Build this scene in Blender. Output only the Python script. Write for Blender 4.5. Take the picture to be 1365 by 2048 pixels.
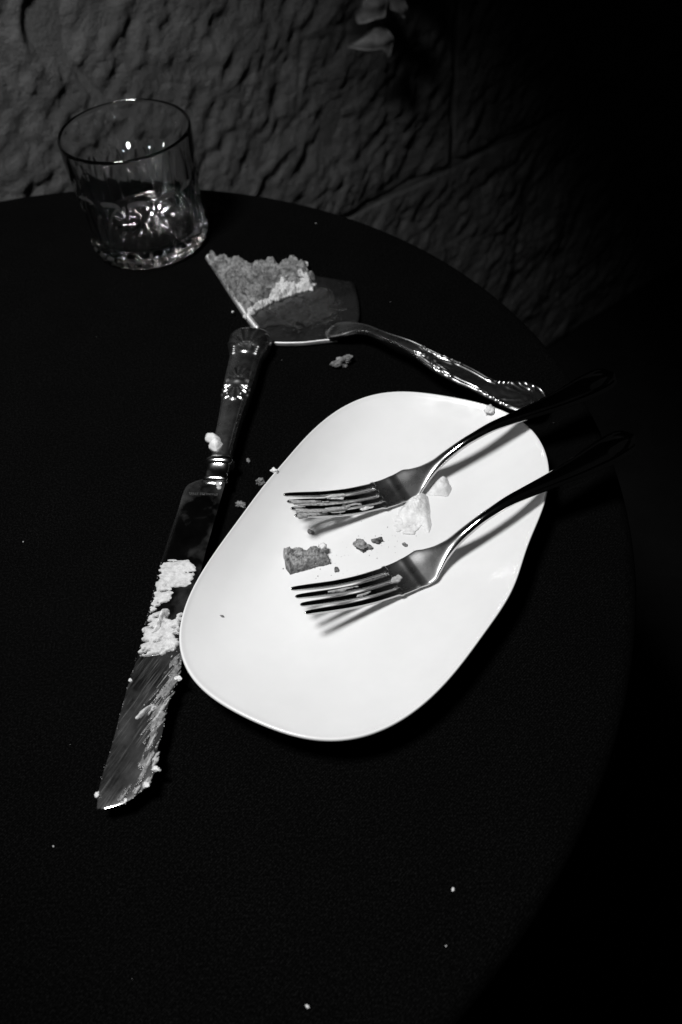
import bpy, math, random
import numpy as np
from mathutils import Matrix, Vector

sc = bpy.context.scene
for o in list(bpy.data.objects):
    bpy.data.objects.remove(o)

# ------------------------------------------------------------------ camera
cd = bpy.data.cameras.new("camera")
cam = bpy.data.objects.new("camera", cd)
sc.collection.objects.link(cam)
R_ = (0.9967119, -0.0621013, -0.0521091)
U_ = (0.0810662, 0.7635262, 0.6406716)
F_ = (0.0, 0.6427876, -0.7660444)
cam.matrix_world = Matrix(((R_[0], U_[0], -F_[0], 0.0), (R_[1], U_[1], -F_[1], 0.0),
                           (R_[2], U_[2], -F_[2], 0.36), (0, 0, 0, 1)))
cd.sensor_fit = 'VERTICAL'
cd.sensor_height = 36.0
cd.lens = 36.0 * 1694.0 / 2048.0
cd.clip_start = 0.01
cd.clip_end = 50
cd.dof.use_dof = True
cd.dof.focus_distance = 0.43
cd.dof.aperture_fstop = 9.0
sc.camera = cam

# ------------------------------------------------------------------ world: a dark room
w = bpy.data.worlds.new("World")
sc.world = w
w.use_nodes = True
w.node_tree.nodes["Background"].inputs[0].default_value = (1, 1, 1, 1)
w.node_tree.nodes["Background"].inputs[1].default_value = 0.003

# ------------------------------------------------------------------ the camera flash
FLASH = Vector((-0.28, 0.20, 0.85))
AIM = Vector((-0.08, 0.435, 0.0))
BEAM_LONG, BEAM_SHORT = 1.10, 0.435      # tangents of the half angles of the oblong flash beam
ld = bpy.data.lights.new("flash_lamp", 'SPOT')
ld.energy = 37.5
ld.color = (1, 1, 1)
ld.spot_size = 2 * math.atan(BEAM_LONG)
ld.spot_blend = 0.75
ld.shadow_soft_size = 0.095
lo = bpy.data.objects.new("flash_lamp", ld)
sc.collection.objects.link(lo)
lo.location = FLASH
zax = (FLASH - AIM).normalized()
lax = Vector((-0.32, 0.95, 0.0)); lax = (lax - zax * lax.dot(zax)).normalized()     # long axis of the beam
sax = lax.cross(zax)
lo.matrix_world = Matrix(((sax[0], lax[0], zax[0], FLASH[0]), (sax[1], lax[1], zax[1], FLASH[1]), (sax[2], lax[2], zax[2], FLASH[2]), (0, 0, 0, 1)))
lo.scale = (BEAM_SHORT / BEAM_LONG, 1.0, 1.0)

sc.view_settings.view_transform = 'Standard'
sc.view_settings.look = 'None'
sc.view_settings.exposure = 0.0
sc.view_settings.gamma = 1.0
sc.cycles.max_bounces = 14
sc.cycles.transmission_bounces = 12
sc.cycles.glossy_bounces = 6
sc.cycles.caustics_refractive = True
sc.cycles.sample_clamp_indirect = 90.0
sc.cycles.use_denoising = True

D = {"plate_c": [0.01294, 0.27326],
 "plate_f": [0.09316, 0.00617, -0.00702, -0.00869, 0.02144, 0.00164, 0.00088, -0.00099, 0.00081, -1e-05, 0.00065, -0.0021, 0.00026, -6e-05, 0.00035, 0.00023, -0.00054, -2e-05, 9e-05, 0.00019, 0.00013],
 "blade_l": [[-0.07677, 0.32584], [-0.08149, 0.32407], [-0.08475, 0.32178], [-0.08669, 0.31638], [-0.08812, 0.30772], [-0.09203, 0.28804], [-0.09544, 0.26904], [-0.0984, 0.24764], [-0.10067, 0.23008], [-0.10246, 0.21475], [-0.10522, 0.20129], [-0.10991, 0.1695], [-0.11338, 0.14682], [-0.11317, 0.14096]],
 "blade_r": [[-0.06261, 0.32504], [-0.06767, 0.29838], [-0.07302, 0.27002], [-0.07785, 0.23665], [-0.0821, 0.20421], [-0.08466, 0.19293], [-0.08708, 0.1813], [-0.08769, 0.17403], [-0.08942, 0.16445], [-0.08954, 0.15754], [-0.09199, 0.15033], [-0.09574, 0.14645], [-0.10239, 0.14222], [-0.10966, 0.14067]],
 "server": [[-0.08436, 0.56076], [-0.07383, 0.53488], [-0.06232, 0.5048], [-0.05152, 0.47821], [-0.04533, 0.46481], [-0.04131, 0.45521], [-0.038, 0.45058], [-0.02638, 0.44857], [-0.01479, 0.44761], [-0.00314, 0.44821], [0.00717, 0.44846], [0.01562, 0.4553], [0.0221, 0.46579], [0.02386, 0.47999], [0.02351, 0.49377], [0.02183, 0.50937], [0.01533, 0.51329], [-0.00428, 0.5221], [-0.02641, 0.53264], [-0.052, 0.54512], [-0.07071, 0.55488]],
 "sh_l": [[0.00276, 0.46297], [0.0223, 0.4515], [0.037, 0.432], [0.05143, 0.41863], [0.06817, 0.40322], [0.08535, 0.39384], [0.10209, 0.38397], [0.11979, 0.38045], [0.12621, 0.37451]],
 "sh_r": [[0.00713, 0.44594], [0.02135, 0.4391], [0.0362, 0.42357], [0.05033, 0.40903], [0.06627, 0.38944], [0.08235, 0.37511], [0.09394, 0.36366], [0.10632, 0.3579], [0.11928, 0.36302]],
 "cake": [[-0.08383, 0.5563], [-0.07697, 0.55142], [-0.06279, 0.54618], [-0.05171, 0.54206], [-0.0407, 0.54241], [-0.03407, 0.54404], [-0.02981, 0.53453], [-0.02533, 0.5396], [-0.01799, 0.54047], [-0.01094, 0.53251], [-0.00937, 0.52604], [-0.00461, 0.51922], [-0.00812, 0.51182], [-0.01604, 0.50871], [-0.02666, 0.50897], [-0.03203, 0.50495], [-0.04089, 0.49621], [-0.05027, 0.48602], [-0.05549, 0.48955], [-0.06197, 0.50196], [-0.06953, 0.5221], [-0.07728, 0.53868]],
 "icing_ridge": [[-0.02646, 0.53313], [-0.01808, 0.5301], [-0.01002, 0.51989], [-0.00521, 0.51032], [-0.00754, 0.50364], [-0.01473, 0.5029], [-0.02196, 0.50044], [-0.02711, 0.49772], [-0.03427, 0.49529], [-0.04341, 0.48811], [-0.05139, 0.47927], [-0.05437, 0.47803], [-0.05543, 0.48309], [-0.04846, 0.49046], [-0.03727, 0.50082], [-0.03513, 0.51095], [-0.02673, 0.51864], [-0.0163, 0.51897], [-0.02032, 0.52494]],
 "chunk": [[-0.03258, 0.27405], [-0.02955, 0.2752], [-0.02537, 0.27506], [-0.01845, 0.27406], [-0.01154, 0.27335], [-0.00934, 0.27108], [-0.00723, 0.26739], [-0.00675, 0.26362], [-0.01343, 0.26231], [-0.01756, 0.2616], [-0.02171, 0.25976], [-0.029, 0.25854], [-0.03163, 0.26302]],
 "cream": [[0.03197, 0.29509], [0.03479, 0.29899], [0.03712, 0.30193], [0.03883, 0.30281], [0.04146, 0.30467], [0.04448, 0.30623], [0.0465, 0.30627], [0.04789, 0.30451], [0.04774, 0.29708], [0.04747, 0.29033], [0.04752, 0.28468], [0.0454, 0.27886], [0.04424, 0.28199], [0.04332, 0.28717], [0.04, 0.28573], [0.03606, 0.28564], [0.03215, 0.28579], [0.03175, 0.28942]],
 "cream2": [[0.05064, 0.31036], [0.05403, 0.31438], [0.0587, 0.31859], [0.06044, 0.31645], [0.06078, 0.31309], [0.06183, 0.30914], [0.05907, 0.30402], [0.05525, 0.30551], [0.04962, 0.30559], [0.04713, 0.30505], [0.0477, 0.30634]],
 "sA": [[-0.09504, 0.26914], [-0.09245, 0.26976], [-0.08096, 0.2686], [-0.07797, 0.26564], [-0.07604, 0.26238], [-0.07656, 0.25853], [-0.07749, 0.25605], [-0.08145, 0.25177], [-0.08765, 0.25095], [-0.09377, 0.2492], [-0.09735, 0.2421], [-0.09846, 0.23895]],
 "sA2": [[-0.09666, 0.25074], [-0.08969, 0.25031], [-0.08747, 0.24816], [-0.08797, 0.2453], [-0.09057, 0.24308], [-0.09321, 0.2417], [-0.09584, 0.24032], [-0.09888, 0.23577], [-0.09804, 0.24217]],
 "sB": [[-0.09898, 0.23698], [-0.09291, 0.23761], [-0.08931, 0.23485], [-0.08711, 0.23224], [-0.08237, 0.2378], [-0.08252, 0.22318], [-0.0829, 0.21861], [-0.08338, 0.21562], [-0.08846, 0.21308], [-0.09236, 0.2127], [-0.0976, 0.21281], [-0.10239, 0.21363], [-0.1017, 0.22191], [-0.10071, 0.22959]],
 "lumpB": [[-0.09605, 0.22651], [-0.09499, 0.23429], [-0.09264, 0.23889], [-0.09065, 0.23967], [-0.08916, 0.23774], [-0.09024, 0.23384], [-0.09186, 0.22846], [-0.09364, 0.2255], [-0.09549, 0.22374], [-0.0972, 0.22429], [-0.0981, 0.2271]],
 "sC": [[-0.08577, 0.21209], [-0.08192, 0.21322], [-0.08166, 0.2036], [-0.08347, 0.19658], [-0.08443, 0.19174], [-0.08639, 0.18363], [-0.08809, 0.17706], [-0.09073, 0.1753], [-0.09388, 0.17623], [-0.09302, 0.18084], [-0.091, 0.18678], [-0.08845, 0.19491], [-0.08633, 0.20114]],
 "lumpD": [[-0.10009, 0.18179], [-0.09884, 0.18507], [-0.09716, 0.18731], [-0.09282, 0.18796], [-0.09142, 0.18612], [-0.09383, 0.18496], [-0.09554, 0.18307], [-0.09848, 0.18111]],
 "sE": [[-0.09264, 0.17613], [-0.09011, 0.17524], [-0.09026, 0.16936], [-0.09127, 0.16304], [-0.09335, 0.15571], [-0.09595, 0.15163], [-0.09911, 0.14767], [-0.10275, 0.14321], [-0.10458, 0.14395], [-0.10207, 0.14791], [-0.09834, 0.15183], [-0.09605, 0.15594], [-0.09663, 0.15909], [-0.0951, 0.1621], [-0.09322, 0.16833]],
 "sF": [[-0.08815, 0.17375], [-0.08738, 0.17172], [-0.08878, 0.16602], [-0.0891, 0.15845], [-0.08946, 0.15538], [-0.09163, 0.14945], [-0.09551, 0.14677], [-0.09882, 0.14466], [-0.10105, 0.14366], [-0.10006, 0.14535], [-0.09573, 0.14919], [-0.09279, 0.15259], [-0.09061, 0.15858], [-0.08949, 0.16736]],
 "film": [[-0.10261, 0.21308], [-0.08251, 0.21121], [-0.08577, 0.19201], [-0.08822, 0.1739], [-0.08948, 0.15862], [-0.09349, 0.14973], [-0.10114, 0.14378], [-0.10676, 0.14188], [-0.10599, 0.15628], [-0.10613, 0.16893], [-0.10573, 0.18893]],
 "handle_lump": [[-0.07484, 0.35283], [-0.07429, 0.35678], [-0.0696, 0.35574], [-0.06664, 0.35239], [-0.06583, 0.34881], [-0.06472, 0.3472], [-0.06642, 0.34494], [-0.06846, 0.34272], [-0.07247, 0.3466], [-0.07155, 0.35046]],
 "bolster_bit": [[-0.06854, 0.32183], [-0.06615, 0.32203], [-0.06505, 0.31961], [-0.06597, 0.31606], [-0.06769, 0.3167]],
 "crumb_px": [[0.00933, 0.42662], [-0.05173, 0.34663], [-0.05566, 0.31218], [0.03251, 0.0999], [-0.02738, 0.06292], [0.02682, 0.07965], [-0.13303, 0.13021], [-0.17618, 0.29891], [-0.00125, 0.59573], [-0.12489, 0.14014]],
 "rimcrumb": [[-0.04143, 0.31006], [-0.03453, 0.31931], [0.08807, 0.35538], [0.09231, 0.3532]],
 "platecrumb": [[0.00979, 0.27354], [0.01775, 0.27675], [0.03222, 0.2729], [-0.00476, 0.26026], [-0.06269, 0.23248], [0.03021, 0.27886], [-0.01752, 0.28623]],
 "text": [[-0.08336, 0.31595], [-0.06697, 0.31344]]}
LEAVES = [[[0.6046, 0.0065], [0.5935, 0.0055], [0.5776, 0.002], [0.5745, 0.0106], [0.579, 0.0227], [0.5829, 0.0357], [0.5729, 0.0496], [0.5848, 0.0534], [0.5931, 0.067], [0.6033, 0.0491], [0.6147, 0.0372], [0.6084, 0.0247]], [[0.6131, 0.0101], [0.6215, 0.0049], [0.6294, -0.0026], [0.6322, 0.0066], [0.6292, 0.0194], [0.6376, 0.0269], [0.625, 0.0347], [0.6202, 0.0473], [0.6133, 0.0352], [0.6098, 0.0243]], [[0.6025, 0.0031], [0.5967, -0.0052], [0.5881, -0.0138], [0.5731, -0.0232], [0.5856, -0.0278], [0.5948, -0.0289], [0.6034, -0.0288], [0.6076, -0.0358], [0.6112, -0.0384], [0.6149, -0.0337], [0.6207, -0.026], [0.6179, -0.018], [0.6115, -0.0082], [0.6072, -0.0091], [0.6052, -0.0016]], [[0.5748, 0.0858], [0.5683, 0.0771], [0.5587, 0.0679], [0.5421, 0.0577], [0.5556, 0.0534], [0.5656, 0.0526], [0.575, 0.053], [0.5794, 0.046], [0.5833, 0.0434], [0.5874, 0.0484], [0.594, 0.0565], [0.5911, 0.0647], [0.5844, 0.0745], [0.5797, 0.0735], [0.5777, 0.0811]], [[0.6322, 0.0551], [0.6422, 0.0496], [0.6516, 0.0413], [0.6547, 0.0516], [0.651, 0.0659], [0.6607, 0.0744], [0.6457, 0.0828], [0.6398, 0.0968], [0.632, 0.0831], [0.6281, 0.071]], [[0.629, 0.0655], [0.6182, 0.0644], [0.6029, 0.0608], [0.5997, 0.0686], [0.6039, 0.0797], [0.6073, 0.0917], [0.5973, 0.1041], [0.6088, 0.1079], [0.6166, 0.1205], [0.6269, 0.1043], [0.6381, 0.0937], [0.6323, 0.0822]], [[0.603, 0.0997], [0.5917, 0.0984], [0.5756, 0.0945], [0.5725, 0.1024], [0.5771, 0.1139], [0.581, 0.1261], [0.5709, 0.1386], [0.583, 0.1427], [0.5914, 0.1556], [0.6017, 0.1393], [0.6132, 0.1287], [0.6068, 0.1168]], [[0.641, 0.0932], [0.65, 0.0886], [0.6584, 0.0817], [0.6611, 0.0905], [0.6577, 0.1028], [0.6663, 0.1102], [0.6529, 0.1173], [0.6476, 0.1293], [0.6406, 0.1174], [0.6372, 0.1068]], [[0.617, 0.1281], [0.6109, 0.1198], [0.6016, 0.111], [0.5854, 0.1011], [0.599, 0.0973], [0.609, 0.0967], [0.6184, 0.0973], [0.6231, 0.0908], [0.6271, 0.0884], [0.631, 0.0932], [0.6373, 0.101], [0.634, 0.1085], [0.627, 0.1177], [0.6223, 0.1166], [0.62, 0.1238]]]
STEM = [[0.6126, 0.1615], [0.6072, 0.1282], [0.6098, 0.087], [0.6073, 0.0481], [0.6083, 0.02], [0.6068, 0.0083], [0.6031, -0.0]]
FORK1 = (-.0250, .2894, -.0035, .3494, .0750, -.0183)
FORK2 = (-.0221, .2280, -.0022, .4184, .0670, -.0446)
FILM_Y0, FILM_Y1 = -.127, -.117      # along the blade, from the knife's own origin

# ------------------------------------------------------------------ numeric helpers
def _h(ix, iy, iz, seed):
    n = (ix.astype(np.int64) * 374761393 + iy.astype(np.int64) * 668265263 + iz.astype(np.int64) * 2147483647 + seed * 974634777) & 0xffffffff
    n = ((n ^ (n >> 13)) * 1274126177) & 0xffffffff
    n = ((n ^ (n >> 16)) * 2246822519) & 0xffffffff
    return ((n ^ (n >> 15)) & 0xffffff) / float(0xffffff)

def noise(x, y, z=0.0, seed=0):
    x = np.asarray(x, float); y = np.asarray(y, float) + 0 * x; z = np.asarray(z, float) + 0 * x
    ix, iy, iz = np.floor(x), np.floor(y), np.floor(z)
    fx, fy, fz = x - ix, y - iy, z - iz
    q = lambda t: t * t * t * (t * (t * 6 - 15) + 10)
    fx, fy, fz = q(fx), q(fy), q(fz)
    r = 0
    for dx in (0, 1):
        for dy in (0, 1):
            for dz in (0, 1):
                wgt = (fx if dx else 1 - fx) * (fy if dy else 1 - fy) * (fz if dz else 1 - fz)
                r = r + wgt * _h(ix + dx, iy + dy, iz + dz, seed)
    return r * 2 - 1

def fbm(x, y, z=0.0, octv=4, seed=0, gain=0.5):
    a, s, t = 1.0, 0.0, 0.0
    for k in range(octv):
        s = s + a * noise(np.asarray(x) * 2 ** k + 17.3 * k, np.asarray(y) * 2 ** k - 9.1 * k, np.asarray(z) * 2 ** k + 3.7 * k, seed + k)
        t += a
        a *= gain
    return s / t

def sstep(a, b, x):
    t = np.clip((np.asarray(x, float) - a) / (b - a), 0, 1)
    return t * t * (3 - 2 * t)

def pchip(X, Y, x):
    X = np.asarray(X, float); Y = np.asarray(Y, float); x = np.clip(np.asarray(x, float), X[0], X[-1])
    h = np.diff(X); dl = np.diff(Y) / h
    m = np.zeros_like(Y)
    for i in range(1, len(X) - 1):
        if dl[i - 1] * dl[i] > 0:
            w1 = 2 * h[i] + h[i - 1]; w2 = h[i] + 2 * h[i - 1]
            m[i] = (w1 + w2) / (w1 / dl[i - 1] + w2 / dl[i])
    m[0], m[-1] = dl[0], dl[-1]
    i = np.clip(np.searchsorted(X, x, side='right') - 1, 0, len(X) - 2)
    t = (x - X[i]) / h[i]
    return ((1 + 2 * t) * (1 - t) ** 2 * Y[i] + t * (1 - t) ** 2 * h[i] * m[i]
            + t * t * (3 - 2 * t) * Y[i + 1] + t * t * (t - 1) * h[i] * m[i + 1])

def inpoly(P, x, y):
    P = np.asarray(P); r = np.zeros(x.shape, bool)
    for (x0, y0), (x1, y1) in zip(P, np.roll(P, -1, 0)):
        if y0 == y1:
            continue
        c = ((y0 > y) != (y1 > y)) & (x < (x1 - x0) * (y - y0) / (y1 - y0) + x0)
        r ^= c
    return r

def polydist(P, x, y, closed=True):
    P = np.asarray(P); d = np.full(x.shape, 1e9)
    Q = np.roll(P, -1, 0) if closed else P[1:]
    for (x0, y0), (x1, y1) in zip(P, Q):
        vx, vy = x1 - x0, y1 - y0
        t = np.clip(((x - x0) * vx + (y - y0) * vy) / (vx * vx + vy * vy + 1e-18), 0, 1)
        d = np.minimum(d, np.hypot(x - x0 - t * vx, y - y0 - t * vy))
    return d

# ------------------------------------------------------------------ scene helpers
def tag(o, label=None, cat=None, group=None, kind=None):
    for k, v in (('label', label), ('category', cat), ('group', group), ('kind', kind)):
        if v:
            o[k] = v
    return o

def empty(name, loc, label, cat, group=None):
    o = bpy.data.objects.new(name, None)
    o.empty_display_size = 0.02
    sc.collection.objects.link(o)
    o.location = loc
    tag(o, label, cat, group)
    return o

def mk(name, V, Fc, mat, parent=None, smooth=True, closed=True):
    """V (n,3) world coordinates, Fc a list of index arrays (m,k)."""
    V = np.asarray(V, float)
    if parent is not None:
        V = V - np.array(parent.location)
    me = bpy.data.meshes.new(name)
    Fc = [np.asarray(f, np.int32) for f in (Fc if isinstance(Fc, list) else [Fc]) if len(f)]
    if closed:                                   # outward normals: the signed volume must be positive
        vol = 0.0
        Vc = V - V.mean(0)
        for f in Fc:
            for k in range(1, f.shape[1] - 1):
                vol += np.einsum('ij,ij->i', Vc[f[:, 0]], np.cross(Vc[f[:, k]], Vc[f[:, k + 1]])).sum()
        if vol < 0:
            Fc = [f[:, ::-1] for f in Fc]
    nl = sum(f.size for f in Fc); nf = sum(len(f) for f in Fc)
    me.vertices.add(len(V)); me.vertices.foreach_set('co', V.ravel().astype(np.float32))
    me.loops.add(nl); me.polygons.add(nf)
    me.loops.foreach_set('vertex_index', np.concatenate([f.ravel() for f in Fc]))
    tot = np.concatenate([np.full(len(f), f.shape[1], np.int32) for f in Fc])
    me.polygons.foreach_set('loop_start', np.concatenate([[0], np.cumsum(tot)[:-1]]).astype(np.int32))
    me.update(calc_edges=True)
    me.validate()
    if smooth:
        me.polygons.foreach_set('use_smooth', np.ones(len(me.polygons), bool))
    me.materials.append(mat)
    o = bpy.data.objects.new(name, me)
    sc.collection.objects.link(o)
    if parent is not None:
        o.parent = parent
    return o

def gridf(nu, nv, cu=False, cv=False, off=0):
    """quads of an nu x nv vertex grid (v fastest)"""
    i = np.arange(nu if cu else nu - 1); j = np.arange(nv if cv else nv - 1)
    I, J = np.meshgrid(i, j, indexing='ij')
    I2, J2 = (I + 1) % nu, (J + 1) % nv
    return np.stack([I * nv + J, I2 * nv + J, I2 * nv + J2, I * nv + J2], -1).reshape(-1, 4) + off

def loft(rings, cap0=True, cap1=True):
    """rings (n,m,3) of closed sections -> V, faces"""
    n, m, _ = rings.shape
    V = rings.reshape(-1, 3)
    Fc = [gridf(n, m, cv=True)]
    tri = []
    if cap0:
        V = np.vstack([V, rings[0].mean(0)]); c = len(V) - 1
        tri += [(c, j, (j + 1) % m) for j in range(m)]
    if cap1:
        V = np.vstack([V, rings[-1].mean(0)]); c = len(V) - 1; b = (n - 1) * m
        tri += [(c, b + (j + 1) % m, b + j) for j in range(m)]
    if tri:
        Fc.append(np.array(tri))
    return V, Fc

def blob(name, P, zfun, hfun, mat, parent=None, res=0.0004, under=0.0002, xform=None, thr=0.0, blur=0):
    """A lump or smear lying on a surface: height field hfun(x, y, edge distance) over polygon P,
    closed underneath, standing on the surface zfun(x, y)."""
    P = np.asarray(P, float)
    x0, y0 = P.min(0) - 3 * res; x1, y1 = P.max(0) + 3 * res
    xs = np.arange(x0, x1, res); ys = np.arange(y0, y1, res)
    X, Y = np.meshgrid(xs, ys, indexing='ij')
    ins = inpoly(P, X, Y)
    d = polydist(P, X, Y) * np.where(ins, 1, -1)
    H = hfun(X, Y, d)
    for _ in range(blur):
        for ax_ in (0, 1):
            H = (np.roll(H, 1, ax_) + 2 * H + np.roll(H, -1, ax_)) / 4
    if blur:
        H = np.where(H > .00025, H * (1 + .10 * fbm(X / .0011, Y / .0011, 1, 3, 5)), 0)
    ok = H > thr
    cell = (ok[:-1, :-1].astype(int) + ok[1:, :-1] + ok[1:, 1:] + ok[:-1, 1:]) >= 3
    base = zfun(X, Y)
    Z = base + np.where(ok, H, 0.0)
    nx, ny = X.shape
    idx = np.arange(nx * ny).reshape(nx, ny)
    q = np.stack([idx[:-1, :-1], idx[1:, :-1], idx[1:, 1:], idx[:-1, 1:]], -1)[cell]
    if len(q) == 0:
        return None
    top = np.stack([X, Y, Z], -1).reshape(-1, 3)
    bot = np.stack([X, Y, base - under], -1).reshape(-1, 3)
    n = nx * ny
    # side walls
    e = np.concatenate([q[:, [0, 1]], q[:, [1, 2]], q[:, [2, 3]], q[:, [3, 0]]])
    key = e[:, 0].astype(np.int64) * n + e[:, 1]; rev = e[:, 1].astype(np.int64) * n + e[:, 0]
    bd = e[~np.isin(key, rev)]
    side = np.stack([bd[:, 1], bd[:, 0], bd[:, 0] + n, bd[:, 1] + n], -1)
    Fq = np.concatenate([q, q[:, ::-1] + n, side])
    V = np.vstack([top, bot])
    used = np.unique(Fq)
    mp = np.zeros(len(V), np.int64); mp[used] = np.arange(len(used))
    V = V[used]
    if xform is not None:
        V = xform(V)
    return mk(name, V, mp[Fq], mat, parent)

def ico(sub=2):
    t = (1 + 5 ** .5) / 2
    V = [(-1, t, 0), (1, t, 0), (-1, -t, 0), (1, -t, 0), (0, -1, t), (0, 1, t), (0, -1, -t), (0, 1, -t), (t, 0, -1), (t, 0, 1), (-t, 0, -1), (-t, 0, 1)]
    Fc = [(0, 11, 5), (0, 5, 1), (0, 1, 7), (0, 7, 10), (0, 10, 11), (1, 5, 9), (5, 11, 4), (11, 10, 2), (10, 7, 6), (7, 1, 8), (3, 9, 4), (3, 4, 2), (3, 2, 6), (3, 6, 8), (3, 8, 9), (4, 9, 5), (2, 4, 11), (6, 2, 10), (8, 6, 7), (9, 8, 1)]
    V = [Vector(v).normalized() for v in V]
    for _ in range(sub):
        c = {}; G = []
        def mid(a, b):
            k = (min(a, b), max(a, b))
            if k not in c:
                V.append(((V[a] + V[b]) / 2).normalized()); c[k] = len(V) - 1
            return c[k]
        for a, b, d in Fc:
            x, y, z = mid(a, b), mid(b, d), mid(d, a)
            G += [(a, x, z), (b, y, x), (d, z, y), (x, y, z)]
        Fc = G
    return np.array([tuple(v) for v in V]), np.array(Fc)
IV, IF = ico(3)
IV2, IF2 = ico(1)

def crumb(name, loc, size, mat, seed, n=4, flat=0.7, parent=None, rough=0.45, ang=None):
    """a ragged crumb: one displaced lump with pits and several smaller grains grown onto it"""
    rng = np.random.RandomState(seed)
    P = IV.copy()
    st = np.array([1.0, rng.uniform(.62, .85), 1.0])
    n1_ = fbm(P[:, 0] * 1.3 + seed, P[:, 1] * 1.3 + 3, P[:, 2] * 1.3, 2, seed, .5)
    n2_ = fbm(P[:, 0] * 3.6 + seed, P[:, 1] * 3.6, P[:, 2] * 3.6, 4, seed + 9, .7)
    r = 1 + (.62 * n1_ + .55 * n2_) * (rough / .45) * (.4 if n == 1 else 1) - .35 * np.clip(n2_ - .18, 0, 1) * (n > 1)
    V = P * r[:, None] * st
    a_ = rng.uniform(0, math.pi) if ang is None else ang
    V = np.column_stack([V[:, 0] * math.cos(a_) - V[:, 1] * math.sin(a_), V[:, 0] * math.sin(a_) + V[:, 1] * math.cos(a_), V[:, 2] * flat]) * size * .95
    V[:, 2] -= np.percentile(V[:, 2], 12)
    V[:, 2] = np.maximum(V[:, 2], 0)
    return mk(name, V + np.array(loc), IF, mat, parent)

# ------------------------------------------------------------------ materials (all grey: a black-and-white photograph)
def mat(name, col=0.5, rough=0.5, metal=0.0, spec=0.5):
    m = bpy.data.materials.new(name); m.use_nodes = True
    b = m.node_tree.nodes["Principled BSDF"]
    b.inputs['Base Color'].default_value = (col, col, col, 1)
    b.inputs['Roughness'].default_value = rough
    b.inputs['Metallic'].default_value = metal
    b.inputs['Specular IOR Level'].default_value = spec
    return m, m.node_tree, b

def nz(t, scale, detail=4, rough=0.55, vec=None, dist=0.0):
    n = t.nodes.new('ShaderNodeTexNoise')
    n.inputs['Scale'].default_value = scale; n.inputs['Detail'].default_value = detail
    n.inputs['Roughness'].default_value = rough; n.inputs['Distortion'].default_value = dist
    if vec is not None:
        t.links.new(vec, n.inputs['Vector'])
    return n.outputs['Fac']

def ramp(t, fac, stops):
    r = t.nodes.new('ShaderNodeValToRGB'); e = r.color_ramp.elements
    while len(e) < len(stops):
        e.new(0.5)
    for k, (p, c) in enumerate(stops):
        e[k].position = p; e[k].color = (c, c, c, 1)
    t.links.new(fac, r.inputs['Fac'])
    return r.outputs['Color']

def bump(t, b, fac, strength, dist):
    n = t.nodes.new('ShaderNodeBump'); n.inputs['Strength'].default_value = strength; n.inputs['Distance'].default_value = dist
    t.links.new(fac, n.inputs['Height']); t.links.new(n.outputs['Normal'], b.inputs['Normal'])
    return n

def coords(t, scale=(1, 1, 1), rot=(0, 0, 0)):
    c = t.nodes.new('ShaderNodeTexCoord'); mp = t.nodes.new('ShaderNodeMapping')
    mp.inputs['Scale'].default_value = scale; mp.inputs['Rotation'].default_value = rot
    t.links.new(c.outputs['Object'], mp.inputs['Vector'])
    return mp.outputs['Vector']

def streakco(t, rot, scale):
    c = t.nodes.new('ShaderNodeTexCoord'); m1 = t.nodes.new('ShaderNodeMapping'); m2 = t.nodes.new('ShaderNodeMapping')
    m1.inputs['Rotation'].default_value = (0, 0, rot); m2.inputs['Scale'].default_value = scale
    t.links.new(c.outputs['Object'], m1.inputs['Vector']); t.links.new(m1.outputs['Vector'], m2.inputs['Vector'])
    return m2.outputs['Vector']

def math_(t, op, a, b_):
    n = t.nodes.new('ShaderNodeMath'); n.operation = op
    for i, v in enumerate((a, b_)):
        if isinstance(v, (int, float)):
            n.inputs[i].default_value = v
        else:
            t.links.new(v, n.inputs[i])
    return n.outputs[0]

# white glazed china
M_CHINA, t, b = mat("white_china", 0.80, 0.16)
t.links.new(ramp(t, nz(t, 60, 5, .6, coords(t)), [(0.25, .765), (.75, .80)]), b.inputs['Base Color'])
t.links.new(ramp(t, nz(t, 90, 3, .6, coords(t)), [(0.3, .10), (.75, .22)]), b.inputs['Roughness'])
bump(t, b, nz(t, 35, 2, .5, coords(t)), .05, .001)

# polished silver plate, lightly worn
def silver(name, col=.62, r0=.10, r1=.24, sc_=130.0):
    m, t, b = mat(name, col, .15, 1.0)
    v = coords(t)
    t.links.new(ramp(t, nz(t, sc_, 6, .62, v), [(0.3, r0), (.8, r1)]), b.inputs['Roughness'])
    t.links.new(ramp(t, nz(t, 55, 4, .6, v), [(0.3, col * .82), (.7, col * 1.08)]), b.inputs['Base Color'])
    bump(t, b, nz(t, 900, 3, .6, v), .06, .0002)
    return m
M_SILVER = silver("silver_plate")
M_FORK = silver("fork_silver", .60, .20, .24)
t = M_FORK.node_tree; b = t.nodes["Principled BSDF"]        # worn satin round the shoulder, still bright on tines and handle
c_ = t.nodes.new('ShaderNodeTexCoord'); l_ = t.nodes.new('ShaderNodeVectorMath'); l_.operation = 'LENGTH'; t.links.new(c_.outputs['Object'], l_.inputs[0])
r_ = t.nodes.new('ShaderNodeMapRange'); r_.interpolation_type = 'SMOOTHSTEP'; t.links.new(l_.outputs['Value'], r_.inputs['Value'])
for k_, v_ in (('From Min', .013), ('From Max', .040), ('To Min', .29), ('To Max', .085)):
    r_.inputs[k_].default_value = v_
t.links.new(math_(t, 'MULTIPLY', r_.outputs[0], ramp(t, nz(t, 90, 5, .6, coords(t)), [(.3, .85), (.75, 1.1)])), b.inputs['Roughness'])
M_ORN = silver("ornament_silver", .54, .24, .34)
M_EDGE = silver("edge_steel", .85, .5, .65)

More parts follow.
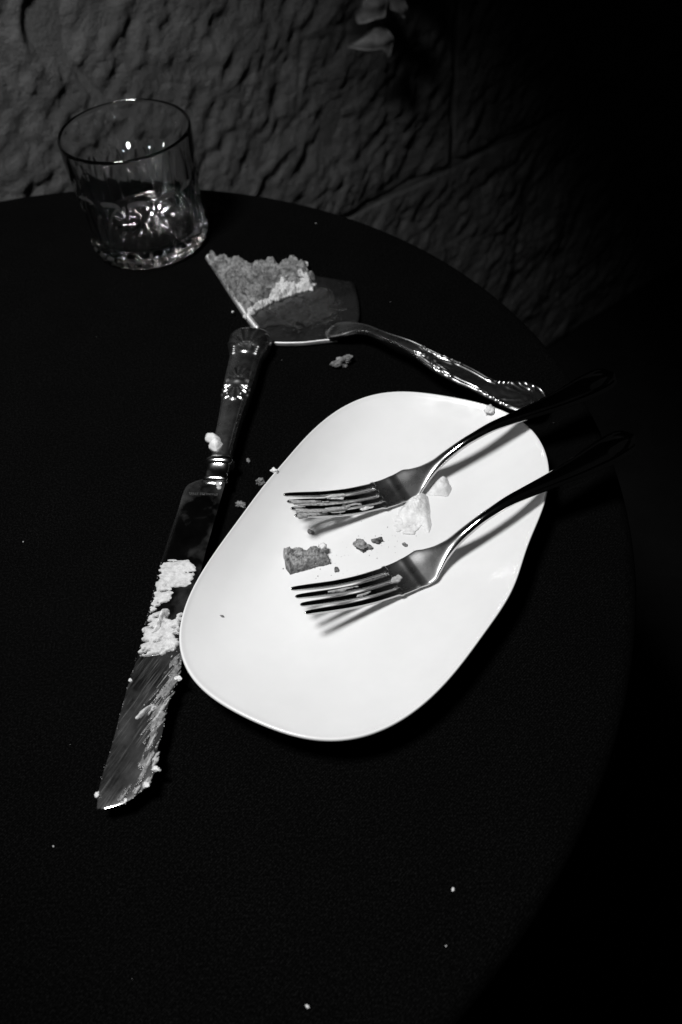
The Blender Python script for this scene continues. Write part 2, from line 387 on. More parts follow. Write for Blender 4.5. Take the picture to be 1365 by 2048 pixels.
# knife blade: mirror steel with painted cloudy reflections and a greasy film on its lower half
M_BLADE, t, b = mat("blade_steel", .55, .1, 1.0)
v = coords(t)
streak = nz(t, 1.0, 5, .62, streakco(t, math.radians(-58), (55, 900, 100)))
sx = t.nodes.new('ShaderNodeSeparateXYZ'); ct = t.nodes.new('ShaderNodeTexCoord'); t.links.new(ct.outputs['Object'], sx.inputs[0])
mr = t.nodes.new('ShaderNodeMapRange'); mr.interpolation_type = 'SMOOTHSTEP'
t.links.new(sx.outputs['Y'], mr.inputs['Value'])
mr.inputs['From Min'].default_value = FILM_Y1; mr.inputs['From Max'].default_value = FILM_Y0
painted_refl = ramp(t, nz(t, 34, 4, .6, v), [(.46, 0.0), (.70, .24)])  # soft grey patches painted in as the wall's blurred reflection
film = math_(t, 'ADD', painted_refl, 0.0)  # mix factor: painted reflection first, then the grease
film = math_(t, 'MAXIMUM', film, math_(t, 'MULTIPLY', math_(t, 'MULTIPLY', mr.outputs[0], ramp(t, nz(t, 42, 3, .5, v), [(.36, .25), (.62, 1.0)])), ramp(t, streak, [(.43, 0.0), (.55, .20), (.68, .75)])))
dif = t.nodes.new('ShaderNodeBsdfDiffuse'); dif.inputs['Color'].default_value = (.17, .17, .17, 1)
mx = t.nodes.new('ShaderNodeMixShader')
t.links.new(film, mx.inputs[0]); t.links.new(b.outputs[0], mx.inputs[1]); t.links.new(dif.outputs[0], mx.inputs[2])
t.links.new(mx.outputs[0], t.nodes['Material Output'].inputs['Surface'])
t.links.new(ramp(t, nz(t, 70, 5, .6, v), [(0.3, .09), (.8, .15)]), b.inputs['Roughness'])
bump(t, b, nz(t, 18, 2, .5, v), .12, .002)

# server blade: dull greasy silver
M_SERVER, t, b = mat("server_blade_silver", .35, .3, 1.0)
v = coords(t)
dif = t.nodes.new('ShaderNodeBsdfDiffuse'); dif.inputs['Color'].default_value = (.028, .028, .028, 1)
mx = t.nodes.new('ShaderNodeMixShader')
t.links.new(ramp(t, nz(t, 55, 6, .65, v), [(.35, .06), (.72, .42)]), mx.inputs[0]); t.links.new(b.outputs[0], mx.inputs[1]); t.links.new(dif.outputs[0], mx.inputs[2])
t.links.new(mx.outputs[0], t.nodes['Material Output'].inputs['Surface'])
t.links.new(ramp(t, nz(t, 80, 6, .7, v), [(0.3, .13), (.75, .34)]), b.inputs['Roughness'])
bump(t, b, nz(t, 420, 5, .7, v), .5, .0012)

# foods
def food(name, c0, c1, scale, bs, bd, spec=.25, rough=.7, sss=0.0):
    m, t, b = mat(name, c1, rough, 0, spec)
    v = coords(t)
    n = nz(t, scale, 6, .68, v)
    big = ramp(t, nz(t, scale * .28, 4, .6, v), [(.36, .55), (.6, 1.0)])
    mm = t.nodes.new('ShaderNodeMix'); mm.data_type = 'RGBA'; mm.blend_type = 'MULTIPLY'; mm.inputs[0].default_value = 1.0 if c0 < .5 * c1 else .35
    t.links.new(ramp(t, n, [(.36, c0), (.60, c1)]), mm.inputs[6]); t.links.new(big, mm.inputs[7])
    t.links.new(mm.outputs[2], b.inputs['Base Color'])
    bump(t, b, nz(t, scale * 1.7, 5, .7, v), bs, bd)
    if sss:
        b.inputs['Subsurface Weight'].default_value = sss
        b.inputs['Subsurface Radius'].default_value = (.003, .003, .003)
    return m
M_ICING = food("icing", .70, .82, 500, .3, .0007, .35, .5)
M_SMEAR = food("smeared_icing", .46, .66, 420, .5, .0007, .35, .5)
M_THIN = food("thin_icing", .30, .52, 700, .4, .0006, .4, .45)
M_GREASE = food("greasy_icing", .10, .24, 700, .4, .0005, .5, .4)
M_CAKE = food("sponge_cake", .15, .58, 420, 1.0, .002)
M_CAKE2 = food("pale_sponge", .08, .38, 230, 1.0, .002)
M_SHEEN = food("butter_film", .015, .05, 420, 1.0, .003, .9, .16)
M_LINT = food("lint", .4, .6, 900, .2, .0003)

# black woven cloth
M_CLOTH, t, b = mat("black_cloth", .004, .95, 0, .04)
v = coords(t)
n1 = nz(t, 1000, 3, .8, v); n2 = nz(t, 26, 4, .6, v)
wv = t.nodes.new('ShaderNodeTexWave'); wv.inputs['Scale'].default_value = 300; wv.inputs['Distortion'].default_value = 1.2
wv.inputs['Detail'].default_value = 2; wv.inputs['Detail Scale'].default_value = 6; t.links.new(coords(t, (1, 1, 1), (0, 0, .8)), wv.inputs['Vector'])
mul = math_(t, 'MULTIPLY', math_(t, 'MULTIPLY', ramp(t, n1, [(.46, .12), (.72, 3.0)]), ramp(t, n2, [(.3, .8), (.7, 1.1)])),
            ramp(t, wv.outputs['Fac'], [(0, .45), (1, 1.4)]))
sp = t.nodes.new('ShaderNodeCombineColor')
val = math_(t, 'MULTIPLY', mul, .0022)
for k in range(3):
    t.links.new(val, sp.inputs[k])
t.links.new(sp.outputs[0], b.inputs['Base Color'])
bump(t, b, n1, .5, .0004)

# rough stone
M_STONE, t, b = mat("stone", .22, .7, 0, .35)
v = coords(t)
t.links.new(ramp(t, nz(t, 22, 7, .62, v), [(.3, .062), (.72, .130)]), b.inputs['Base Color'])
t.links.new(ramp(t, nz(t, 60, 5, .6, v), [(.3, .48), (.7, .8)]), b.inputs['Roughness'])
bump(t, b, nz(t, 150, 7, .7, v), 1.0, .005)
M_MORTAR, t, b = mat("mortar", .09, .9, 0, .2)
bump(t, b, nz(t, 160, 6, .65, coords(t)), .6, .004)
M_FLOOR, t, b = mat("dark_floor", .03, .8, 0, .2)
t.links.new(ramp(t, nz(t, 8, 6, .6, coords(t)), [(.3, .003), (.7, .008)]), b.inputs['Base Color'])
bump(t, b, nz(t, 40, 5, .6, coords(t)), .4, .004)

# ivy
M_LEAF, t, b = mat("pale_ivy_leaf", .34, .5, 0, .35)
t.links.new(ramp(t, nz(t, 70, 4, .6, coords(t)), [(.35, .13), (.6, .26)]), b.inputs['Base Color'])
bump(t, b, nz(t, 90, 3, .5, coords(t)), .3, .002)
M_STEM, t, b = mat("ivy_stem", .03, .6)

# clear glass
M_GLASS = bpy.data.materials.new("clear_glass"); M_GLASS.use_nodes = True
t = M_GLASS.node_tree; b = t.nodes["Principled BSDF"]
b.inputs['Base Color'].default_value = (.96, .96, .96, 1); b.inputs['Roughness'].default_value = 0.03
b.inputs['Transmission Weight'].default_value = 1.0; b.inputs['IOR'].default_value = 1.5

# ------------------------------------------------------------------ floor
fx = np.array([(-4, -3, -.74), (5, -3, -.74), (5, 6, -.74), (-4, 6, -.74)], float)
tag(mk("floor", fx, np.array([[0, 1, 2, 3]]), M_FLOOR, None, False, False), "dark floor below the table", None, None, 'structure')

# ------------------------------------------------------------------ stone wall (35 degrees to the picture)
YAW = math.radians(35.0)
WD = np.array([math.cos(YAW), math.sin(YAW), 0]); WN = np.array([math.sin(YAW), -math.cos(YAW), 0])
TC = np.array([-0.1934, 0.3289, 0.0]); TR = 0.3528
W0 = TC - WN * 0.44
def wallpt(a, z, out=0.0):
    a = np.asarray(a, float)
    return W0 + a[..., None] * WD + np.asarray(z, float)[..., None] * np.array([0, 0, 1.0]) + np.asarray(out, float)[..., None] * WN

def relief(a, z, seed):
    wa = a + .02 * fbm(a * 9, z * 9, 3.1, 3, seed + 40)
    wz = z + .02 * fbm(a * 9, z * 9, 7.7, 3, seed + 50)
    c, s = math.cos(math.radians(52)), math.sin(math.radians(52))
    u, v_ = c * wa + s * wz, -s * wa + c * wz        # u along the chisel direction
    r = .0085 * fbm(u * 11, v_ * 13, 0, 3, seed, .5)
    r = r + .0066 * fbm(u * 46, v_ * 74, 0, 5, seed + 31, .6)
    r = r - .0025 * np.clip(.30 - np.abs(fbm(u * 9, v_ * 15, 2.2, 4, seed + 9, .6)) * 2, 0, 1) * 2
    return r

wall = empty("stone_wall", W0 + np.array([0, 0, -.74]), "rough grey stone wall behind the round table", "wall")
ROWS = [(-.76, -.74), (-.738, -.2535), (-.2495, .33), (.333, .8), (.803, 1.3)]
COLS = {0: [-.8, -.1, .55, 1.2, 2.1], 1: [-.8, -.2, .45, 1.62, 2.1], 2: [-.8, -.03, .778, 1.42, 2.1], 3: [-.8, .3, 1.1, 2.1], 4: [-.8, -.1, .7, 1.4, 2.1]}
COLS[1] = [-.8, -.25, 1.52, 2.1]
COLS[2] = [-.8, -.42, .778, 1.5, 2.1]
for ri, (z0, z1) in enumerate(ROWS):
    cs = COLS[ri]
    for ci in range(len(cs) - 1):
        a0, a1 = cs[ci] + .0015, cs[ci + 1] - .0015
        near = ri in (1, 2) and a1 > 0 and a0 < 1.4
        st = .0031 if near else .009
        ag = np.linspace(a0, a1, max(4, int((a1 - a0) / st))); zg = np.linspace(z0, z1, max(4, int((z1 - z0) / st)))
        A, Z = np.meshgrid(ag, zg, indexing='ij')
        ed = np.minimum(np.minimum(A - a0, a1 - A), np.minimum(Z - z0, z1 - Z))
        jag = ed + .010 * fbm(A * 24, Z * 24, 5, 4, 77 + ri, .6)
        out = .004 + relief(A, Z, 5 + ri * 13 + ci * 5) * (.35 + .65 * sstep(-.002, .03, jag)) + .0018 * sstep(0, .020, jag) - .0022 * (1 - sstep(0, .005, jag))
        if ri == 2 and ci == 1:      # the hook-shaped dent and the crack in the top left
            r = np.hypot((A - .262) / .022, (Z - .068) / .03)
            out = out - .007 * np.exp(-r ** 2) + .005 * np.exp(-((r - 1.2) / .25) ** 2) * (A < .262)
            dk = polydist(np.array([(.268, .05), (.284, .018), (.300, -.012), (.306, -.03)]), A, Z, False)
            out = out - .006 * np.exp(-(dk / .0035) ** 2)
        out[[0, -1], :] = -.03; out[:, [0, -1]] = -.03
        mk("stone", wallpt(A, Z, out).reshape(-1, 3), gridf(len(ag), len(zg)), M_STONE, wall, True, False)
# mortar: a slab with a slightly uneven face behind the stones
A, Z = np.meshgrid(np.linspace(-.81, 2.11, 360), np.linspace(-.745, 1.31, 260), indexing='ij')
mo = .000 + .0035 * fbm(A * 20, Z * 20, 0, 4, 3)
# a raised bead along the joint that shows between the two lower courses
mo = mo + .003 * (1 + fbm(A * 25, Z * 5, 3, 3, 8)) * np.exp(-((Z + .2515) / .006) ** 2)
fr = wallpt(A, Z, mo); bk = wallpt(A, Z, np.full(A.shape, -.12))
n = A.size
idx = np.arange(n).reshape(A.shape)
rim = np.concatenate([idx[:, 0], idx[-1, 1:], idx[::-1, -1][1:], idx[0, ::-1][1:-1]])
side = np.stack([rim, np.roll(rim, -1), np.roll(rim, -1) + n, rim + n], -1)
mk("mortar", np.vstack([fr.reshape(-1, 3), bk.reshape(-1, 3)]), [gridf(*A.shape), gridf(*A.shape)[:, ::-1] + n, side], M_MORTAR, wall)

# ------------------------------------------------------------------ ivy hanging in front of the wall
def leaf_mesh(outline, origin, ex, ey, en, name, parent, size, bend=.25):
    P = np.array(outline) * size
    c = P.mean(0)
    rings = []
    m = len(P)
    for s in np.linspace(0.02, 1, 7):
        q = c + (P - c) * s
        h = bend * (q[:, 1] ** 2) / size * .6 - .35 * np.abs(q[:, 0]) * .6 + .0015 * np.sin(q[:, 0] * 300)
        rings.append(np.column_stack([q, h]))
    rings = np.array(rings)
    top = rings.reshape(-1, 3); bot = top - np.array([0, 0, .0007])
    f1 = gridf(7, m, cv=True); nn = len(top)
    edge = np.arange(6 * m, 7 * m)
    sd = np.stack([edge, np.roll(edge, -1), np.roll(edge, -1) + nn, edge + nn], -1)
    V = np.vstack([top, bot]); 
    Wv = origin + V[:, :1] * ex + V[:, 1:2] * ey + V[:, 2:] * en
    return mk(name, Wv, [f1, f1[:, ::-1] + nn, sd], M_LEAF, parent)
def tube(P, r, m=8):
    P = np.asarray(P, float); r = np.broadcast_to(r, (len(P),))
    T = np.gradient(P, axis=0); T /= np.linalg.norm(T, axis=1)[:, None]
    up = np.array([.13, .31, .94]); N = np.cross(T, up); N /= np.linalg.norm(N, axis=1)[:, None]; B = np.cross(T, N)
    a = np.linspace(0, 2 * np.pi, m, endpoint=False)
    rg = P[:, None] + r[:, None, None] * (np.cos(a)[None, :, None] * N[:, None] + np.sin(a)[None, :, None] * B[:, None])
    return loft(rg)
def smoothpath(P, n):
    P = np.asarray(P, float); s = np.concatenate([[0], np.cumsum(np.linalg.norm(np.diff(P, axis=0), axis=1))])
    q = np.linspace(0, s[-1], n)
    return np.column_stack([pchip(s, P[:, k], q) for k in range(P.shape[1])])
def ivyshape(lobes, seed, m=72):
    th = np.linspace(0, 2 * np.pi, m, endpoint=False); r = np.full(m, .30)
    for a, l, wd in lobes:
        dth = (th - a + np.pi) % (2 * np.pi) - np.pi
        r = np.maximum(r, l * np.exp(-np.abs(dth / wd) ** 1.3))
    r = r * (1 + .04 * noise(th * 2, seed, 0, seed))
    return np.column_stack([r * np.cos(th), r * np.sin(th)])
IVY_G = 0.07
def ivyat(a, z, g=0.0):
    a = np.asarray(a, float)
    return W0 + a[..., None] * WD + (IVY_G + np.asarray(g, float))[..., None] * WN + np.asarray(z, float)[..., None] * np.array([0, 0, 1.0])
ivy = empty("ivy_vine", ivyat(STEM[0][0], STEM[0][1]), "spray of pale ivy leaves hanging in front of the stone wall", "plant")
for k, P in enumerate(LEAVES):
    P = np.array(P)
    # dense smooth outline
    n = len(P); T = np.linspace(0, n, n * 6, endpoint=False); i = np.floor(T).astype(int); f_ = (T - i)[:, None]
    p0, p1, p2, p3 = P[(i - 1) % n], P[i % n], P[(i + 1) % n], P[(i + 2) % n]
    Q = .5 * (2 * p1 + (p2 - p0) * f_ + (2 * p0 - 5 * p1 + 4 * p2 - p3) * f_ ** 2 + (3 * p1 - p0 - 3 * p2 + p3) * f_ ** 3)
    c = Q.mean(0); sz = np.abs(Q - c).max(); m = len(Q)
    rings = np.array([c + (Q - c) * s for s in np.linspace(.03, 1, 8)])
    dx, dz = rings[..., 0] - c[0], rings[..., 1] - c[1]
    g = .004 * math.sin(k * 2.1) + .30 * dx - .18 * dz - .25 * np.abs(dx + .25 * dz) - .9 * (dx ** 2 + dz ** 2) / sz * .35 + .0012 * np.sin(dz * 420 + k)
    front = ivyat(rings[..., 0], rings[..., 1], g).reshape(-1, 3); back = ivyat(rings[..., 0], rings[..., 1], g - .0006).reshape(-1, 3)
    nn = len(front); edge = np.arange(7 * m, 8 * m)
    sd = np.stack([edge, np.roll(edge, -1), np.roll(edge, -1) + nn, edge + nn], -1)
    V = np.vstack([front, back, front[:m].mean(0)[None], back[:m].mean(0)[None]])
    j = np.arange(m); cap = np.concatenate([np.stack([j, (j + 1) % m, np.full(m, 2 * nn)], -1), np.stack([(j + 1) % m + nn, j + nn, np.full(m, 2 * nn + 1)], -1)])
    mk("leaf", V, [gridf(8, m, cv=True), gridf(8, m, cv=True)[:, ::-1] + nn, sd, cap], M_LEAF, ivy)
S_ = smoothpath(np.array(STEM), 40)
V, Fc = tube(ivyat(S_[:, 0], S_[:, 1], -.004 + .003 * np.sin(np.arange(40) * .5)), np.linspace(.0016, .0008, 40))
mk("stem", V, Fc, M_STEM, ivy)

# ------------------------------------------------------------------ black tablecloth on the round table
th = np.linspace(0, 2 * np.pi, 360, endpoint=False)
prof = [(0.0, 0.0)] + [(r, 0.0) for r in np.linspace(.01, TR - .008, 40)]
prof += [(TR - .008 + .008 * math.sin(a), -.008 + .008 * math.cos(a)) for a in np.linspace(.2, math.pi / 2, 8)]
prof += [(TR, z) for z in np.linspace(-.014, -.55, 30)]
rings = []
for r, z in prof[1:]:
    k = max(0.0, -z - .01)
    fold = np.sin(th * 19 + 1.3 * np.sin(th * 3)) * .5 + .5 * np.sin(th * 31 + 2)
    rr = r + min(1, k * 3) * (.018 * fold + .03 * k)
    zz = z + .00018 * fbm(r * np.cos(th) * 45, r * np.sin(th) * 45, 0, 3, 8) * (r < TR - .01)
    rings.append(np.column_stack([TC[0] + rr * np.cos(th), TC[1] + rr * np.sin(th), zz + 0 * th]))
V, Fc = loft(np.array(rings), True, False)
cl = mk("tablecloth", V, Fc, M_CLOTH)
tag(cl, "black woven tablecloth draped over the round table", "tablecloth")

# ------------------------------------------------------------------ china plate
PC = np.array(D["plate_c"]); PF = D["plate_f"]
def plate_r(a):
    r = PF[0] + 0 * a
    for k in range(1, (len(PF) + 1) // 2):
        r = r + PF[2 * k - 1] * np.cos(k * a) + PF[2 * k] * np.sin(k * a)
    return r
PROF_S = [0, .3, .5, .58, .66, .74, .82, .90, .96, .985]
PROF_Z = [.0036, .0036, .0039, .0046, .0060, .0082, .0111, .0149, .0182, .0197]
a = np.linspace(0, 2 * np.pi, 320, endpoint=False); R0 = plate_r(a)
pr = [(s, float(pchip(PROF_S, PROF_Z, s))) for s in np.linspace(.02, .985, 60)]
pr += [(.991, .0203), (.996, .0205), (1.0, .0203), (1.003, .0196), (1.002, .0187), (.996, .0178)]
pr += [(.96, .0150), (.90, .0113), (.82, .0074), (.75, .0047), (.70, .0030), (.665, .0012), (.65, .0004), (.63, .0003), (.615, .0014), (.4, .0014), (.02, .0014)]
rings = np.array([np.column_stack([PC[0] + R0 * s * np.cos(a), PC[1] + R0 * s * np.sin(a), np.full(len(a), z)]) for s, z in pr])
V, Fc = loft(rings)
pl = mk("plate", V, Fc, M_CHINA)
tag(pl, "white oval china plate carrying two forks on the black cloth", "plate")
def plate_z(x, y):
    dx, dy = x - PC[0], y - PC[1]
    s = np.hypot(dx, dy) / plate_r(np.arctan2(dy, dx))
    return np.where(s < .985, pchip(PROF_S, PROF_Z, np.clip(s, 0, .985)), .0203)

# ------------------------------------------------------------------ forks
FL, FZT, FZN, FZM, FZE, FW = .1993, .0243, .0191, .0182, .0212, .0102
def fork_z(x):
    return pchip(np.array([0, .12, .20, .28, .325, .335, .42, .47, .54, .62, .8, 1.0]) * FL,
                 [FZT, .46 * FZT, .19 * FZT, .0008, .0001, .0004, .0072, .0122, .0170, .0192, FZM, FZE], x)
def fork_bead(x):
    return .00042 * sstep(.108, .125, x) * (1 - sstep(.192, .197, x))
def fork_w(x):
    return pchip(np.array([.24, .30, .33, .345, .37, .40, .43, .47, .53, .60, .72, .84, .92, .96, .985, 1.0]) * FL,
                 np.array([1.0, 1.02, 1.07, 1.06, .80, .52, .37, .30, .27, .30, .48, .76, .92, .88, .66, .05]) * FW, x)
def fork_t(x):
    return pchip(np.array([.24, .32, .38, .43, .5, .62, .75, .9, 1.0]) * FL, [.0021, .0023, .0032, .0042, .0044, .0038, .0028, .0024, .0016], x)
def section(x, yc, hw, th_, zc, m=28, p=3.2, dish=0.0, slope=0.0, bead=0.0):
    q = np.linspace(0, 2 * np.pi, m, endpoint=False)
    c, s = np.cos(q), np.sin(q)
    y = np.sign(c) * np.abs(c) ** (2 / p) * hw; z = np.sign(s) * np.abs(s) ** (2 / p) * th_ / 2
    if bead:                                  # thread along both edges and a small fan at the end, on the upper face
        v = np.abs(y) / max(hw, 1e-6)
        up_ = (s > .05)
        z = z + up_ * bead * np.exp(-((v - .80) / .10) ** 2)
        ds = .1965 - x; rr = np.hypot(ds, y); ph_ = np.arctan2(y, ds)
        wf = float(sstep(.0015, .006, ds)) * (1 - sstep(.011, .0165, rr)) * (1 - sstep(.45, .70, v))
        z = z + up_ * .00035 * np.cos(ph_ * 7.0) * wf
    return np.column_stack([x - slope * z, yc + y, zc + z + dish * (y / max(hw, 1e-6)) ** 2])
XS = .0498                        # where the tines leave the head
def fork_head():
    r = []
    for x in np.concatenate([np.linspace(XS, .098, 80)[:-1], np.linspace(.098, FL, 150)]):
        sl = (fork_z(x + 1e-4) - fork_z(x - 1e-4)) / 2e-4
        hw = float(fork_w(x)); tt = float(fork_t(x))
        k = float(sstep(.068, .088, x))
        ds = .0010 * (1 - k) * (hw / FW) ** 2 * .8
        r.append(section(x, 0, hw, tt, float(fork_z(x)) + .00030 * math.exp(-((x - .0605) / .0019) ** 2), 84, 4.2 - 2.1 * k, ds, float(sl) * .8, float(fork_bead(x))))
    return np.array(r)
TCX = [FW * v for v in (.78, .262, -.262, -.78)]
def tine(i):
    r = []
    for x in np.concatenate([np.linspace(0, .0022, 8), np.linspace(.0026, .046, 40), np.linspace(.0463, XS + .0012, 14)]):
        g = .0016; hw = pchip([0, .0006, .0022, .02, .05], [.0003, .0009, .00122, .0017, .00192], x)
        e = x - (XS - .0014)
        if e > -.0014:                      # rounded end of the slot
            hw = max(float(hw), FW * .262 - .5 * g * math.sqrt(max(0.0, 1 - (min(max(e + .0010, 0), .0019) / .0019) ** 2)))
            hw = min(hw, FW * .262)
        yc = TCX[i] * (1.0 + .02 * (1 - x / .05))
        if abs(i - 1.5) > 1 and e > -.0014:
            yc = TCX[i]
        sl = (fork_z(x + 1e-4) - fork_z(max(0, x - 1e-4))) / 2e-4
        tt = pchip([0, .001, .004, .02, .052], [.0007, .0014, .0020, .0027, .0024], x)
        r.append(section(x, yc, float(hw), float(tt), float(fork_z(x)) + .0008 * (abs(i - 1.5) > 1) * float(sstep(0.02, .05, x)), 20, 2.6, 0, float(sl) * .8))
    return np.array(r)
def fork_xform(p):
    tx, ty, tz, ya, pi_, ro = p
    c, s = math.cos(pi_), math.sin(pi_); Ry = np.array([[c, 0, -s], [0, 1, 0], [s, 0, c]])
    c, s = math.cos(ro), math.sin(ro); Rx = np.array([[1, 0, 0], [0, c, -s], [0, s, c]])
    c, s = math.cos(ya), math.sin(ya); Rz = np.array([[c, -s, 0], [s, c, 0], [0, 0, 1]])
    Mx = Rz @ Ry @ Rx
    return lambda V: np.asarray(V) @ Mx.T + np.array([tx, ty, tz])
def make_fork(p, label):
    xf = fork_xform(p)
    Vt = xf(np.vstack([fork_head()[:50].reshape(-1, 3), tine(0).reshape(-1, 3), tine(3).reshape(-1, 3)]))
    lift = float(np.max(plate_z(Vt[:, 0], Vt[:, 1]) - Vt[:, 2])) + .0001      # rest the head on the china
    print("fork lift", lift)
    p = (p[0], p[1], p[2] + lift, p[3], p[4], p[5]); xf = fork_xform(p)
    e = empty("fork", xf(np.array([[.066, 0, 0]]))[0], label, "fork", "two silver forks laid on the plate")
    RG = fork_head()
    V, Fc = loft(RG[:80], True, False); mk("head", xf(V), Fc, M_FORK, e, True, False)
    V, Fc = loft(RG[79:], False, True); mk("handle", xf(V), Fc, M_FORK, e, True, False)
    for i in range(4):
        V, Fc = loft(tine(i)); o = mk("tine", xf(V), Fc, M_FORK, e)
    return e, xf
fork1, xf1 = make_fork(FORK1, "silver fork with icing smeared between its tines, beside the lump of icing")
fork2, xf2 = make_fork(FORK2, "cleaner silver fork on the plate, nearer the camera than the cake chunk")

def streaky(amp, lx, ly, ang=0.0, seed=0, octv=4):
    c, s = math.cos(ang), math.sin(ang)
    return lambda x, y: amp * fbm((c * x + s * y) / lx, (-s * x + c * y) / ly, 0, octv, seed, .6)
# icing dragged between the tines of the first fork, and specks on the second
def ftop(x, y):
    return fork_z(np.clip(x, 0, FL)) + .0006
n1 = streaky(1, .012, .0009, 0, 61)
blob("icing_smear", [(.001, -.0105), (.0015, .0035), (.012, .0040), (.022, .0035), (.034, .0005), (.040, -.004), (.038, -.0085), (.03, -.0108), (.015, -.0112)], ftop,
     lambda x, y, d: np.where((d > 0) & (np.minimum(d / .0015, 1) + n1(x, y) * 2.4 > .75), .0007 + .0007 * np.clip(n1(x, y) + .3, 0, 1), 0), M_THIN, fork1, .00025, .0008, xf1)
for P in ([(.020, .0045), (.024, .0058), (.032, .006), (.033, .0048), (.025, .004)], [(.036, -.0098), (.034, -.0075), (.039, -.0062), (.045, -.0075), (.043, -.0095)],
          [(.024, .0035), (.020, .0022), (.030, .0012), (.032, .003)]):
    blob("icing_smear", P, ftop, lambda x, y, d: np.where(d > 0, .0006 + .0012 * sstep(0, .0012, d) * (1 + .5 * fbm(x * 900, y * 900, 0, 3, 4)), 0), M_ICING, fork1, .00025, .0006, xf1)
for P in ([(.015, .0012), (.016, .0030), (.024, .0034), (.032, .0030), (.033, .0018), (.024, .001)], [(.027, -.0048), (.029, -.0026), (.036, -.0022), (.038, -.0034), (.033, -.0046)],
          [(.038, .0085), (.040, .0100), (.0435, .0100), (.043, .0082)], [(.048, -.001), (.05, .002), (.055, .0025), (.056, -.0005), (.052, -.003)], [(.036, -.0096), (.038, -.0088), (.048, -.0088), (.047, -.0098)]):
    nn_ = streaky(1, .002, .0007, 0, 70)
    blob("icing_smear", P, lambda x, y: ftop(x, y) + .0004, lambda x, y, d: np.where((d > 0) & (d / .001 + nn_(x, y) > .3), .0003 + .0006 * sstep(0, .0008, d) * (1 + .6 * nn_(x, y)), 0), M_THIN, fork2, .00022, .0006, xf2)

# ------------------------------------------------------------------ cake knife
BZ = .0103
knife = empty("cake_knife", (-.068, .335, 0), "long silver cake knife with an ornate handle and icing on its blade", "knife")
BL = smoothpath(np.array(D["blade_l"]), 160); BR = smoothpath(np.array(D["blade_r"]), 160)
u = np.linspace(0, 1, 17)
top = BL[:, None] * (1 - u)[None, :, None] + BR[:, None] * u[None, :, None]
tb = np.linspace(0, 1, 160)[:, None]
thick = .0012 * np.sqrt(np.clip(np.minimum(u[None] / .5, (1 - u[None]) / (.04 + .46 * tb ** 6)), 0, 1)) * (1 - .85 * tb ** 2) + .00004
ser = np.zeros((160, 17))
zt = BZ + thick * .5; zb = BZ - thick * .5
A_ = np.concatenate([np.dstack([top, zt[..., None]]), np.dstack([top, zb[..., None]])[:, ::-1]], 1)
V, Fc = loft(A_)
bl = mk("blade", V, Fc, M_BLADE, knife); bl.data.set_sharp_from_angle(angle=math.radians(35))
def bladez(x, y):
    return BZ + .0003 + 0 * x
# maker's line stamped across the heel, upside down as the knife lies
fc = bpy.data.curves.new("stamp", 'FONT'); fc.body = "STAINLESS STEEL"; fc.size = .0021; fc.align_x = 'LEFT'; fc.extrude = .00004; fc.space_character = 1.12
fo = bpy.data.objects.new("stamp", fc); sc.collection.objects.link(fo)
bpy.context.view_layer.update()
me = bpy.data.meshes.new_from_object(fo.evaluated_get(bpy.context.evaluated_depsgraph_get()))
bpy.data.objects.remove(fo)
st = bpy.data.objects.new("engraving", me); sc.collection.objects.link(st)
t0, t1 = np.array(D["text"][0]), np.array(D["text"][1])
wx = max(v.co.x for v in me.vertices); kx = float(np.linalg.norm(t1 - t0)) / wx
me.transform(Matrix.Diagonal((kx, 1, 1, 1)))
me.transform(Matrix.Translation(Vector((t1[0], t1[1], BZ + .00075)) - Vector(knife.location)) @ Matrix.Rotation(math.atan2(*(t0 - t1)[::-1]), 4, 'Z'))
M_STAMP = mat("stamped_letters", .07, .5)[0]
me.materials.clear(); me.materials.append(M_STAMP)
st.parent = knife

# ferrule between blade and handle
def ring_path(st_list, m=48, p=3.0):
    r = []
    q = np.linspace(0, 2 * np.pi, m, endpoint=False); c, s = np.cos(q), np.sin(q)
    for (cx, cy, cz, hw, ht, nx, ny) in st_list:
        y = np.sign(c) * np.abs(c) ** (2 / p) * hw; z = np.sign(s) * np.abs(s) ** (2 / p) * ht
        r.append(np.column_stack([cx + nx * y, cy + ny * y, cz + z]))
    return np.array(r)
ax = np.array([.0175, .116]); ax /= np.linalg.norm(ax); nrm = np.array([ax[1], -ax[0]])
f0 = np.array([-.0688, .3225]); FR = []
for s, hw, ht in ((-.0002, .0068, .0022), (.0006, .0073, .0030), (.0016, .0073, .0034), (.0022, .0068, .0033), (.0026, .0066, .0032), (.0110, .0067, .0036), (.0114, .0070, .0040), (.0120, .0080, .0050), (.0135, .0085, .0056), (.0150, .0084, .0055), (.0162, .0074, .0050), (.0175, .0062, .0046)):
    c = f0 + ax * s; FR.append((c[0], c[1], .0104, hw, ht, nrm[0], nrm[1]))
V, Fc = loft(ring_path(FR)); mk("ferrule", V, Fc, M_SILVER, knife)

# handle: swelling oval section with raised threads and shells
HN, HM = 420, 120
HL = .1180
s = np.concatenate([np.linspace(0, .112, HN - 40), HL - (HL - .112) * (np.cos(np.linspace(0, math.pi / 2, 41))[1:])])
h0 = f0 + ax * .0165
hw = pchip([0, .01, .03, .055, .07, .085, .092, .098, .105, .1115, .115, HL], [.0060, .0062, .0069, .0088, .0098, .0102, .0108, .0124, .0138, .0134, .0112, .0], s)
hw = np.where(s > .1115, .0134 * np.sqrt(np.clip(1 - ((s - .1115) / (HL - .1115)) ** 2, 0, 1)) + 1e-5, hw)
ht = pchip([0, .03, .06, .09, .105, .1115], [.0048, .0060, .0072, .0074, .0082, .0080], s) * np.where(s > .1115, np.sqrt(np.clip(1 - ((s - .1115) / (HL - .1115)) ** 2, 0, 1)), 1) + 1e-5
hz = pchip([0, .02, .06, .1, HL], [.0104, .0100, .0092, .0088, .0088], s)
